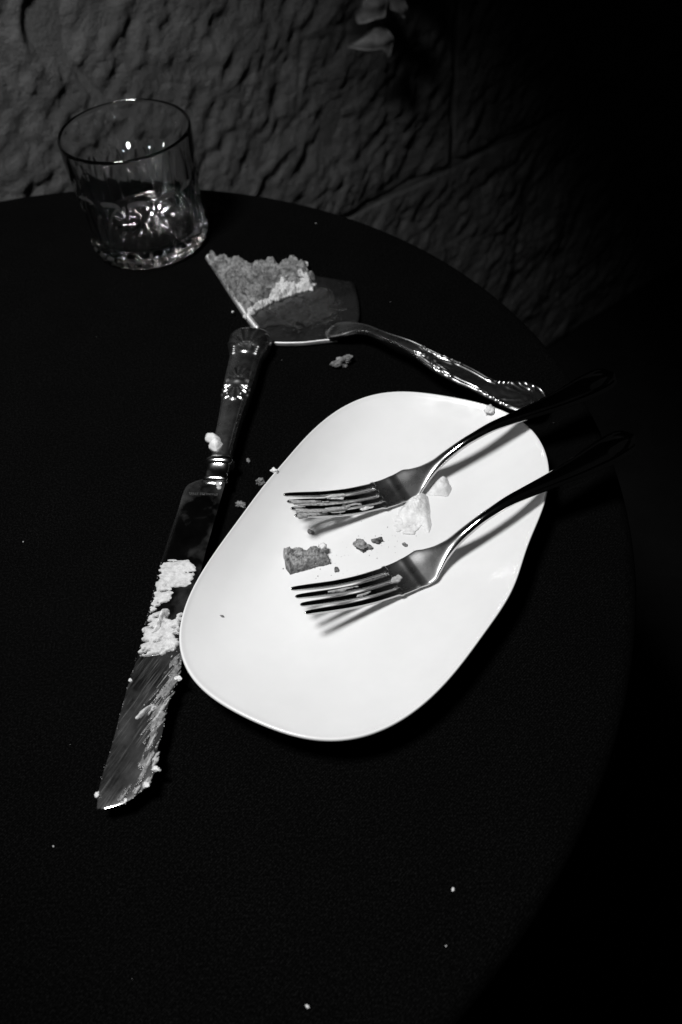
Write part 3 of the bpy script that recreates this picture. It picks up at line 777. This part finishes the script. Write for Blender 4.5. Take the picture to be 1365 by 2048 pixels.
q = np.linspace(0, 2 * np.pi, HM, endpoint=False)
C_, S_n = np.cos(q)[None], np.sin(q)[None]
pp = 2.5
yy = np.sign(C_) * np.abs(C_) ** (2 / pp) * hw[:, None]; zz = np.sign(S_n) * np.abs(S_n) ** (2 / pp) * ht[:, None]
def shell(s_, v_, s0, dirn, size, nfl, spread):
    """fan of flutes opening from s0 along dirn"""
    ds = (s_ - s0) * dirn; r = np.hypot(ds, v_); ph = np.arctan2(v_, ds)
    fl = np.clip(np.cos(ph * nfl / spread * math.pi), -.2, 1)
    edge_r = size * (1 + .06 * np.cos(ph * nfl / spread * math.pi))
    win = sstep(.12 * size, .3 * size, r) * (1 - sstep(.86, 1.0, r / edge_r)) * (np.abs(ph) < spread)
    return win * (.55 * fl + .25)
sg = s[:, None] + 0 * yy
upf = sstep(.0, .35, S_n) + 0 * yy
rel = np.zeros_like(yy)
rel += .0010 * shell(sg, yy, .0935, 1, .021, 7, 1.15)                           # the large shell at the end
rel += .0010 * shell(sg, yy, .060, -1, .0145, 7, 1.35)                          # small shell lower down
rel += .0009 * np.exp(-(((sg - .0625) / .0022) ** 2 + (yy / .0034) ** 2)) 
rel += .0009 * shell(sg, yy, .0635, 1, .012, 5, .9)
for sgn in (-1, 1):                                                              # beads and scrolls
    for k in range(4):
        rel += .0009 * np.exp(-(((sg - .0895 - .0021 * k) / .0008) ** 2 + ((yy - sgn * (.0072 + .0004 * k)) / .0014) ** 2))
    rel += .0011 * np.exp(-(((sg - .064) / .0022) ** 2 + ((yy - sgn * .0062) / .0015) ** 2))
    rel += .0009 * np.exp(-(((sg - .058) / .0013) ** 2 + ((yy - sgn * .0066) / .0011) ** 2))
    for off_, wd in ((.74, .045), (.90, .045)):                                  # threads along the edges
        rel += .0005 * np.exp(-((yy / hw[:, None] * sgn - off_) / wd) ** 2) * sstep(.004, .012, sg) * (1 - sstep(.086, .095, sg))
for k in range(11):
    aa = -2.6 + 5.2 * k / 10
    rel += .0006 * np.exp(-(((sg - (.060 - .0142 * math.cos(aa * .55))) / .0008) ** 2 + ((yy - .0056 * math.sin(aa * .55)) / .0008) ** 2))
rel += .0009 * np.exp(-((np.hypot(sg - .0935, yy * .9) - .0035) / .0008) ** 2) * (sg < .0955)
rel *= upf
nyv, nzv = C_ * ht[:, None], S_n * hw[:, None]; nl = np.hypot(nyv, nzv) + 1e-9
yy2 = yy + rel * nyv / nl; zz2 = zz + rel * nzv / nl
cen = h0[None] + ax[None] * s[:, None]
A_ = np.dstack([cen[:, None, 0] + nrm[0] * yy2, cen[:, None, 1] + nrm[1] * yy2, np.maximum(hz[:, None] + zz2, .0003)])
V, Fc = loft(A_); mk("handle", V, Fc, M_ORN, knife)

# icing on the knife
ang_d = math.radians(38)
def smear(key, name, h, edge, na, lx, ly, ang, seed, m, base=None, res=.00022, thr=.35, parent=knife, rag=.0015):
    nf = streaky(1.0, lx, ly, ang, seed); n3_ = streaky(1.0, .0035, .0025, ang, seed + 8); n2_ = streaky(1.0, .0012, .0012, 0, seed + 5)
    return blob(name, np.array(D[key]), base or bladez, lambda x, y, d: np.where((d > -.0009) & (np.minimum((d + rag * nf(x, y) + .0016 * n3_(x, y)) / edge, 1) + na * nf(x, y) > thr),
                h * (.35 + .65 * sstep(0, edge * 2, d + .0005)) * (1 + .4 * nf(x, y) + .12 * n2_(x, y)), 0), m, parent, res, .0002, None, 0.0, 2 if m in (M_SMEAR, M_ICING) else 0)
ha = math.radians(-8)
smear('sA', 'icing_smear', .0009, .0011, 1.5, .006, .0013, ha, 11, M_SMEAR)
smear('sA2', 'icing_smear', .0008, .0011, 1.6, .0055, .0012, ha, 12, M_SMEAR)
smear('sB', 'icing_smear', .0014, .0012, 1.9, .004, .0014, math.radians(12), 13, M_SMEAR)
smear('lumpB', 'icing_lump', .0042, .0016, .5, .0035, .002, math.radians(55), 14, M_ICING)
smear('sC', 'icing_smear', .0006, .0014, 2.2, .012, .0009, math.radians(52), 15, M_GREASE, thr=.1)
smear('sC', 'icing_smear', .0009, .0028, 1.9, .012, .0009, math.radians(62), 16, M_THIN, thr=1.2)
sCm = [(-.0985, .176), (-.094, .190), (-.0885, .203), (-.084, .211), (-.0865, .199), (-.0885, .187), (-.0915, .174), (-.0955, .168)]
D['sM'] = sCm
smear('sM', 'icing_smear', .0003, .0022, 2.6, .014, .0007, math.radians(54), 21, M_GREASE, thr=.9)
smear('lumpD', 'icing_lump', .0014, .0010, 2.0, .005, .0009, math.radians(38), 17, M_SMEAR, thr=.2)
smear('sE', 'icing_smear', .0008, .0012, 1.0, .016, .0010, math.radians(66), 18, M_GREASE)
smear('sE', 'icing_smear', .0011, .0022, 1.4, .010, .0009, math.radians(66), 28, M_THIN, thr=1.0)
smear('sF', 'icing_smear', .0015, .0012, 1.6, .004, .0012, math.radians(60), 19, M_THIN, thr=.55)
smear('bolster_bit', 'icing_smear', .0012, .0014, .6, .003, .002, 0, 20, M_THIN)
rngk = np.random.RandomState(5)
Vs, Fs = [], []
for k in range(100):       # dots of icing caught along both edges of the blade
    side_l = k % 3 != 0
    E_ = BL if side_l else BR
    i = rngk.randint(52, 156) if side_l else rngk.randint(85, 155)
    r_ = rngk.uniform(.00005, .00013) * (1.8 if not side_l else 1)
    p_ = E_[i] + rngk.normal(0, .00022, 2)
    Fs.append(IF2 + len(Vs) * len(IV2))
    Vs.append(IV2 * r_ * rngk.uniform(.7, 1.3, 3) + np.array([p_[0], p_[1], BZ + r_ * .4]))
mk("icing_speck", np.vstack(Vs), np.vstack(Fs), M_ICING, knife)['kind'] = 'stuff'
for (px_, py_, r_, sd) in ((-.1135, .1468, .0013, 3), (-.0820, .1995, .0016, 4), (-.0890, .1560, .0019, 5), (-.0925, .1492, .0017, 6), (-.1010, .1432, .0010, 7), (-.1047, .2010, .0009, 8)):
    crumb("icing_crumb", (px_, py_, BZ + .0002), r_, M_ICING, 300 + sd, 3, .6, knife)

# ------------------------------------------------------------------ cake server
srv = empty("cake_server", (-.01, .49, 0), "silver cake server with an ornate shell handle and cake left on its blade", "cake server")
SP = np.array(D["server"]); SP = SP[::-1]
n = len(SP); T = np.linspace(0, n, n * 14, endpoint=False); i = np.floor(T).astype(int); f_ = (T - i)[:, None]
p0, p1, p2, p3 = SP[(i - 1) % n], SP[i % n], SP[(i + 1) % n], SP[(i + 2) % n]
SO = .5 * (2 * p1 + (p2 - p0) * f_ + (2 * p0 - 5 * p1 + 4 * p2 - p3) * f_ ** 2 + (3 * p1 - p0 - 3 * p2 + p3) * f_ ** 3)
sc_c = SO.mean(0); m = len(SO)
def szf(x, y):
    return .0030 + .0009 * sstep(.02, .06, np.hypot(x - sc_c[0], y - sc_c[1])) + 0 * x
rings = []
for k in np.linspace(.02, 1, 26):
    q_ = sc_c + (SO - sc_c) * k
    rings.append(np.column_stack([q_, szf(q_[:, 0], q_[:, 1])]))
rings.append(np.column_stack([sc_c + (SO - sc_c) * 1.002, szf(SO[:, 0], SO[:, 1]) - .0002]))
rings.append(np.column_stack([sc_c + (SO - sc_c) * 1.002, szf(SO[:, 0], SO[:, 1]) - .0010]))
for k in np.linspace(1, .02, 12):
    q_ = sc_c + (SO - sc_c) * k
    rings.append(np.column_stack([q_, szf(q_[:, 0], q_[:, 1]) - .0012]))
V, Fc = loft(np.array(rings)); mk("blade", V, Fc, M_SERVER, srv)
# serrated near edge and rolled back edge
def edge_strip(P0, n_, w0, h0_, name, teeth):
    P = smoothpath(np.array(P0), n_); Tn = np.gradient(P, axis=0); Tn /= np.linalg.norm(Tn, axis=1)[:, None]
    N = np.column_stack([Tn[:, 1], -Tn[:, 0]])
    if ((P[n_ // 2] + N[n_ // 2] - sc_c) ** 2).sum() < ((P[n_ // 2] - sc_c) ** 2).sum():
        N = -N
    k = np.arange(n_); tw = 1 + teeth * np.sin(k * 2 * math.pi / 6)
    end = np.sqrt(np.clip(np.minimum(k, n_ - 1 - k) / 12, .05, 1))
    pr = [(-.0006, .0046), (.0001, .0047), (.0006, .0040), (.0010, .0022), (.0007, .0008), (-.0004, .0008)]
    rg = np.stack([np.column_stack([P + N * (o_ * w0 * end * (tw if j_ in (2, 3) else 1))[:, None], .0012 + (z_ - .0012) * h0_ * end]) for j_, (o_, z_) in enumerate(pr)], 1)
    V, Fc = loft(rg)
    return mk(name, V, Fc, M_EDGE, srv)
SD = D["server"]
edge_strip(SD[0:5], 420, 2.2, 1.1, "serrated_edge", .28)
edge_strip(SD[6:11], 160, .55, .85, "rolled_edge", .0)
# handle: leaf-shaped root, thin neck, broad shell end
L3, R3 = np.array(D["sh_l"]), np.array(D["sh_r"])
zc = [.0062, .0125, .0185, .0205, .0195, .0165, .0142, .0122, .0112]
md = np.column_stack([(L3 + R3) / 2, zc])
dirn = md[1] - md[0]; dirn /= np.linalg.norm(dirn)
e1 = md[-1] - md[-2]; e1 /= np.linalg.norm(e1)
md = np.vstack([md[0] - dirn * .006 - np.array([0, 0, .0012]), md, md[-1] + e1 * .004])
MP = smoothpath(md, 460)
sl = np.concatenate([[0], np.cumsum(np.linalg.norm(np.diff(MP, axis=0), axis=1))]); STOT = sl[-1]
sk = np.concatenate([[0], np.cumsum(np.linalg.norm(np.diff(md, axis=0), axis=1))])
hw = pchip(np.array([0, .02, .05, .10, .17, .26, .36, .47, .58, .68, .75, .80, .87, .93, 1.0]) * STOT,
           [.0015, .0062, .0085, .0075, .0044, .0030, .0034, .0050, .0074, .0086, .0076, .0080, .0118, .0136, .0134], sl)
tail = sl > STOT * .93
hw = np.where(tail, .0136 * np.sqrt(np.clip(1 - ((sl - STOT * .93) / (STOT * .07)) ** 2, 0, 1)) + 1e-5, hw)
ht = pchip(np.array([0, .1, .22, .4, .7, 1]) * STOT, [.0008, .0014, .0019, .0017, .0014, .0012], sl) * np.where(tail, np.sqrt(np.clip(1 - ((sl - STOT * .93) / (STOT * .07)) ** 4, .02, 1)), 1)
Tn = np.gradient(MP, axis=0); Tn /= np.linalg.norm(Tn, axis=1)[:, None]
Nn = np.cross(Tn, [0, 0, 1]); Nn /= np.linalg.norm(Nn, axis=1)[:, None]; Bn = np.cross(Nn, Tn)
HM = 120
q = np.linspace(0, 2 * np.pi, HM, endpoint=False); C_, S_n = np.cos(q)[None], np.sin(q)[None]; pp = 3.4
yy = np.sign(C_) * np.abs(C_) ** (2 / pp) * hw[:, None]; zz = np.sign(S_n) * np.abs(S_n) ** (2 / pp) * ht[:, None]
sg = sl[:, None] + 0 * yy; g = sg / STOT
upf = sstep(.0, .25, S_n) + 0 * yy
vn = yy / hw[:, None]
rel = np.zeros_like(yy)
dish = -.0012 * (1 - vn ** 2) * sstep(.02, .06, g) * (1 - sstep(.08, .16, g))      # hollow of the leaf root
for sgn in (-1, 1):
    rel += .0006 * np.exp(-((vn * sgn - .86) / .10) ** 2) * sstep(.01, .05, g)
    rel += .00055 * np.exp(-((vn * sgn - .60) / .08) ** 2) * sstep(.42, .50, g) * (1 - sstep(.78, .82, g))
    rel += .0008 * np.exp(-(((sg - .775 * STOT) / .0018) ** 2 + ((yy - sgn * .0058) / .0013) ** 2))
    for k in range(4):
        rel += .0008 * np.exp(-(((sg - (.80 + .018 * k) * STOT) / .0008) ** 2 + ((yy - sgn * (.0062 + .0012 * k)) / .0012) ** 2))
    rel += .0008 * np.exp(-((np.hypot(sg - .955 * STOT, yy - sgn * .0072) - .0022) / .0006) ** 2)
    rel += .0008 * np.exp(-(((sg - .645 * STOT) / .0012) ** 2 + ((yy - sgn * .0066) / .0012) ** 2))
rel += .0007 * shell(sg, yy, .985 * STOT, -1, .0235, 9, 1.1)
rel += .0008 * shell(sg, yy, .525 * STOT, 1, .017, 7, .75)
rel += .0008 * shell(sg, yy, .535 * STOT, -1, .012, 5, .6)
rel += .0010 * np.exp(-(((sg - .53 * STOT) / .0012) ** 2 + (yy / .0024) ** 2))
zz = zz + (.95 * rel + dish) * upf
A_ = MP[:, None] + yy[..., None] * Nn[:, None] + zz[..., None] * Bn[:, None]
V, Fc = loft(A_); mk("handle", V, Fc, M_ORN, srv)

# cake left on the server
def crumbly(h, e, seed, pw=.5, sc1=.004, sc2=.0016, ea=1.0):
    def fn(x, y, d):
        n1_ = fbm(x / sc1, y / sc1, seed, 4, seed, .6); n2_ = fbm(x / sc2, y / sc2, seed, 3, seed + 7, .6)
        dd = d + ea * (.0022 * n1_ + .0010 * n2_)
        hh = h * sstep(0, e, dd) ** pw * (1 + (.3 + .6 * ea) * n1_ + .35 * n2_) - .003 * np.clip(n2_ - .12, 0, 1)
        return np.where(dd > 0, np.maximum(hh, .0003), 0)
    return fn
def top_server(x, y):
    return szf(x, y) + .0001
cake = blob("cake_remains", D["cake"], top_server, crumbly(.0052, .0028, 31, .5, .0065, .0024), M_CAKE2, None, .0004)
tag(cake, "crumbly flattened piece of sponge cake stuck on the cake server's tip", "cake")
ir = blob("icing_layer", D["icing_ridge"], lambda x, y: top_server(x, y) + .0012, crumbly(.0044, .0034, 33, .7, .0035, .0014), M_SMEAR, None, .00035, .0012)
V = None
ir.parent = cake
s_ = blob("icing_layer", [(-.0815, .553), (-.0795, .5528), (-.070, .528), (-.060, .502), (-.0515, .4835), (-.053, .481), (-.062, .500), (-.0735, .528), (-.083, .550)], top_server,
          crumbly(.0022, .0012, 35, .6, .003, .0012), M_CAKE2, cake, .00035)
for (x_, y_, r_, sd) in ((-.0585, .5055, .0017, 1), (-.0600, .5085, .0013, 2), (-.0690, .5215, .0016, 3), (-.0375, .4865, .0012, 4), (-.0635, .4865, .0009, 5), (-.0280, .5365, .0026, 6), (-.0110, .5350, .0024, 7), (-.0460, .5320, .0018, 8)):
    crumb("cake_crumb", (x_, y_, .0035), r_, M_ICING if sd in (1, 2, 5, 7) else M_CAKE2, 400 + sd, 3, .8, cake)
gr = blob("grease_smear", [(-.050, .478), (-.046, .466), (-.02, .458), (.004, .458), (.016, .47), (.016, .50), (.0, .513), (-.012, .508), (-.03, .498), (-.045, .488)], top_server,
          lambda x, y, d: np.where((d > 0) & (fbm(x / .006, y / .004, 0, 5, 41, .65) + d / .02 > .42), .0003 + .0006 * np.clip(fbm(x / .0016, y / .0016, 0, 3, 43), 0, 1), 0), M_SHEEN, srv, .0004)

# cake chunk and crumbs on the plate
CH = np.array(D["chunk"]); cc = CH.mean(0); CH = cc + (CH - cc) * np.array([.96, .82]) + np.array([0, -.0006])
chunk = blob("cake_chunk", CH, plate_z, crumbly(.0066, .0012, 51, .45, .0050, .0016, .35), M_CAKE, None, .0003, .0002)
tag(chunk, "brown rectangular chunk of sponge cake between the two forks on the white plate", "cake")
for P, zoff in (([(-.0165, .2650), (-.0150, .2668), (-.0128, .2660), (-.0132, .2640), (-.0155, .2634)], .0028), ([(-.0125, .2728), (-.0105, .2737), (-.0098, .2716), (-.0110, .2705)], .0048)):
    blob("icing_smear", P, lambda x, y: plate_z(x, y) + zoff, crumbly(.0018, .001, 53), M_ICING, chunk, .0003, .001)
def single(name, loc, size, m_, seed, label, cat, n_=4, flat=.7, group=None, rough=.45, ang=None):
    return tag(crumb(name, loc, size, m_, seed, n_, flat, None, rough, ang), label, cat, group)
PCR = D["platecrumb"]
def on_plate(k):
    x, y = PCR[k]
    return (x, y, float(plate_z(np.array([x]), np.array([y]))[0]))
single("cake_crumb", on_plate(0), .0042, M_CAKE, 1, "largest loose brown crumb on the plate, right of the cake chunk", "crumb", 7, .55, None, .6)
single("cake_crumb", on_plate(1), .0028, M_CAKE2, 2, "flat pale crumb just right of the largest loose crumb on the plate", "crumb", 6, .25, None, .6)
single("cake_crumb", on_plate(2), .0016, M_CAKE2, 3, "small crumb on the plate below the icing lump", "crumb", 4, .3)
single("cake_crumb", on_plate(3), .0016, M_CAKE2, 4, "small crumb on the plate just right of the cake chunk's lower corner", "crumb", 4, .4)
single("cake_crumb", on_plate(4), .0008, M_CAKE, 5, "tiny dark crumb alone on the left of the plate", "crumb", 2)
single("cake_crumb", on_plate(6), .0022, M_CAKE, 7, "dark crumb under the icing covered fork's tine tips", "crumb", 4, .5, None, .7)
cream = blob("icing_lump", D["cream"], plate_z, lambda x, y, d: np.where(d > -.0004, .0058 * (1 - np.exp(-np.maximum(d + .0004, 0) / .0016)) * (1 + .55 * fbm(x / .0045, y / .0035, 2, 4, 91) + .2 * fbm(x / .0015, y / .0015, 2, 3, 92)) * (.40 + .60 * sstep(.2885, .299, y)), 0), M_ICING, None, .0003, blur=12)
blob("icing_smear", [(.030, .2975), (.037, .3035), (.046, .3065), (.0485, .297), (.046, .283), (.038, .279), (.028, .281), (.024, .288)], plate_z,
     lambda x, y, d: np.where((d > 0) & (np.minimum(d / .003, 1) + 1.8 * fbm(x / .006, y / .003, 0, 4, 88, .6) > .5), .0006 + .0010 * np.clip(fbm(x / .004, y / .002, 0, 4, 89) + .3, 0, 1), 0), M_ICING, cream, .0003, blur=3)
tag(cream, "large lump of white icing pressed against the shoulder of the smeared fork", "icing")
cr2 = blob("icing_lump", D["cream2"], plate_z, lambda x, y, d: np.where(d > -.0003, .0044 * (1 - np.exp(-np.maximum(d + .0003, 0) / .0014)) * (1 + .5 * fbm(x / .005, y / .003, 4, 4, 95)) * (.2 + .8 * sstep(.049, .056, x)), 0), M_ICING, None, .0003, blur=12)
tag(cr2, "smaller white icing lump with a thin tail under the smeared fork's neck", "icing")
rng = np.random.RandomState(12); Vs, Fs = [], []
for k in range(70):
    c0_ = [(-.018, .268), (.010, .273), (.018, .277), (-.004, .262), (.03, .275)][k % 5]
    p_ = np.array(c0_) + rng.normal(0, .007, 2) * np.array([1.3, .7]); r_ = rng.uniform(.00008, .00028)
    z_ = float(plate_z(p_[:1], p_[1:])[0])
    Fs.append(IF2 + len(Vs) * len(IV2)); Vs.append(IV2 * r_ * rng.uniform(.6, 1.4, 3) + np.array([p_[0], p_[1], z_ + r_ * .5]))
tag(mk("crumb_dust", np.vstack(Vs), np.vstack(Fs), M_CAKE), "fine brown crumb dust scattered on the plate around the cake chunk", "crumbs", None, "stuff")
# icing and crumbs caught on the rim
RC = D["rimcrumb"]
single("rim_crumb", (RC[0][0] - .001, RC[0][1] + .001, .0190), .0026, M_CAKE2, 11, "ragged pale crumb stuck on the left rim of the plate", "crumb", 6, .7, None, .7)
single("rim_icing", (RC[1][0], RC[1][1] - .001, .0192), .0024, M_ICING, 12, "blob of white icing on the plate's left rim above the ragged crumb", "icing", 4, .6)
single("rim_icing", ((RC[2][0] + RC[3][0]) / 2, (RC[2][1] + RC[3][1]) / 2 - .001, .0192), .0036, M_ICING, 13, "low smear of icing on the far rim beside the server's handle end", "icing", 7, .35)
# loose bits on the cloth
CP = D["crumb_px"]
single("cake_crumb", (*CP[0], .0003), .0062, M_CAKE2, 21, "pale cake crumb on the black cloth between the server and the plate", "crumb", 8, .6, None, .45, .25)
single("cake_crumb", (*CP[1], .0003), .0015, M_CAKE2, 22, "small crumb on the cloth right of the knife's ferrule", "crumb", 4)
single("cake_crumb", (*CP[2], .0003), .0026, M_CAKE2, 23, "curved crumb on the cloth against the plate's left side", "crumb", 7, .6, None, .7)
for k, lb in ((3, "white speck on the cloth at the lower right, below the plate"), (4, "pale speck on the cloth at the bottom edge of the photo"), (5, "faint speck on the cloth right of the bottom edge speck"),
              (6, "faint speck on the cloth below the knife's tip"), (7, "tiny speck on the cloth far left of the knife blade"), (8, "tiny speck on the cloth behind the cake server"), ):
    single("lint_speck", (*CP[k], .0002), (.0009, .0010, .00045, .00045, .0004, .0004)[k - 3], M_ICING if k in (3, 4) else M_LINT, 30 + k, lb, "speck", 1, .8)
HLM = np.array(D["handle_lump"])
hl = blob("icing_lump", HLM, lambda x, y: .0148 + 0 * x, lambda x, y, d: np.where(d > -.0003, .0042 * (1 - np.exp(-np.maximum(d + .0003, 0) / .0010)) * (1 + .5 * fbm(x / .003, y / .003, 4, 4, 98)), 0), M_ICING, None, .0003, .0025, blur=5)
tag(hl, "white icing lump sitting on the knife's handle just above the ferrule", "icing")
# fine lint over the cloth
rng = np.random.RandomState(3); Vs, Fs = [], []
k = 0
while k < 26:
    p_ = TC[:2] + rng.uniform(-TR, TR, 2)
    if np.hypot(*(p_ - TC[:2])) > TR - .012:
        continue
    r_ = rng.uniform(.00006, .00014); L_ = rng.uniform(.8, 3.0); a_ = rng.uniform(0, math.pi)
    q_ = IV2 * np.array([r_ * L_, r_, r_ * .7]); q_ = np.column_stack([q_[:, 0] * math.cos(a_) - q_[:, 1] * math.sin(a_), q_[:, 0] * math.sin(a_) + q_[:, 1] * math.cos(a_), q_[:, 2]])
    Fs.append(IF2 + len(Vs) * len(IV2)); Vs.append(q_ + np.array([*p_, .0003])); k += 1
tag(mk("lint", np.vstack(Vs), np.vstack(Fs), M_LINT), "fine pale lint scattered over the black cloth", "lint", None, "stuff")

# ------------------------------------------------------------------ cut glass tumbler
GX, GY = -.1293, .5932
NA = 480; th = np.linspace(0, 2 * np.pi, NA, endpoint=False)
H = .0872
NP = 14
def gout(z):
    return pchip([0, .0015, .004, .009, .03, .06, H], [.0412, .0434, .0447, .0453, .0457, .0461, .0466], z)
PH0 = math.radians(98.0)
ph = ((th - PH0) * NP / (2 * np.pi) + .5) % 1.0 - .5            # one cut panel faces straight away from the flash
zs = np.concatenate([[0.0, .0005], np.linspace(.0012, .0840, 210)])
rings = [np.column_stack([GX + r_ * np.cos(th), GY + r_ * np.sin(th), np.full(NA, .0016 if r_ < .034 else (.0008 if r_ < .037 else .0002))]) for r_ in (.002, .012, .022, .030, .0355, .0390)]
for z in zs:
    pa = ph * 2 * math.pi / NP
    Dp = .0428 + .010 * (z - .01)                                                           # flat cut panel
    zb_ = np.maximum(0.0, z - .0515 + .013 * (2 * np.abs(ph)) ** 7)                     # arched tops
    Dp = Dp + .500 * zb_ + 3.5 * zb_ ** 2 + .8 * max(0.0, .0095 - z)                         # its sloping top and short foot bevel
    cutr = Dp / np.cos(pa)
    cutr = cutr - .0010 * np.clip(1 - (.5 - np.abs(ph)) / .055, 0, 1) * float(sstep(.010, .016, z) * (1 - sstep(.046, .058, z)))   # V cut between panels
    cutr = cutr - .0008 * np.clip(1 - np.abs(ph) / .05, 0, 1) * float(sstep(.010, .014, z) * (1 - sstep(.020, .034, z)))
    kk = .00010
    g_ = gout(z)
    r_ = -kk * np.logaddexp(-g_ / kk, -cutr / kk)                                           # softly rounded arrises
    low = 1 - sstep(.0015, .0085, z)                                                        # facets around the foot
    p2 = (th * 2 * NP / (2 * np.pi)) % 1.0 - .5
    r_ = r_ - low * .0012 * (1 - (np.abs(p2) / .5) ** 2)
    rings.append(np.column_stack([GX + r_ * np.cos(th), GY + r_ * np.sin(th), np.full(NA, z)]))
RO = float(gout(H))
for r_, z in ((RO - .00005, .0855), (RO - .0003, .0861), (RO - .0007, .08655), (RO - .0010, .0867), (RO - .0013, .08655), (RO - .0017, .0861), (RO - .0020, .0855)):
    rings.append(np.column_stack([GX + r_ * np.cos(th), GY + r_ * np.sin(th), np.full(NA, z)]))
for z in np.linspace(.0840, .0185, 80):
    r_ = gout(z) - .0020 - .0046 * (.0855 - z) / .0855
    rings.append(np.column_stack([GX + r_ * np.cos(th), GY + r_ * np.sin(th), np.full(NA, z)]))
rb = float(gout(.0185) - .0056)
for aa in np.linspace(.15, 1.5, 7):
    r_ = rb - .005 + .005 * math.cos(aa)
    rings.append(np.column_stack([GX + r_ * np.cos(th), GY + r_ * np.sin(th), np.full(NA, .0185 - .005 * math.sin(aa))]))
star = (th * 12 / (2 * np.pi)) % 1.0 - .5
for r_ in np.concatenate([np.linspace(rb - .007, .006, 24), [.002]]):                       # moulded star in the bottom
    rings.append(np.column_stack([GX + r_ * np.cos(th), GY + r_ * np.sin(th), .0135 + .0022 * np.exp(-(r_ / .016) ** 2) - .0013 * np.clip(1 - np.abs(star) / .22, 0, 1) * float(sstep(.003, .008, r_) * (1 - sstep(.022, .028, r_)))]))
V, Fc = loft(np.array(rings))
gl = mk("glass_tumbler", V, Fc, M_GLASS)
tag(gl, "empty cut glass tumbler standing on the cloth near the stone wall", "glass")
print("tris", sum(len(o.data.loops) - 2 * len(o.data.polygons) for o in bpy.data.objects if o.type == 'MESH'))
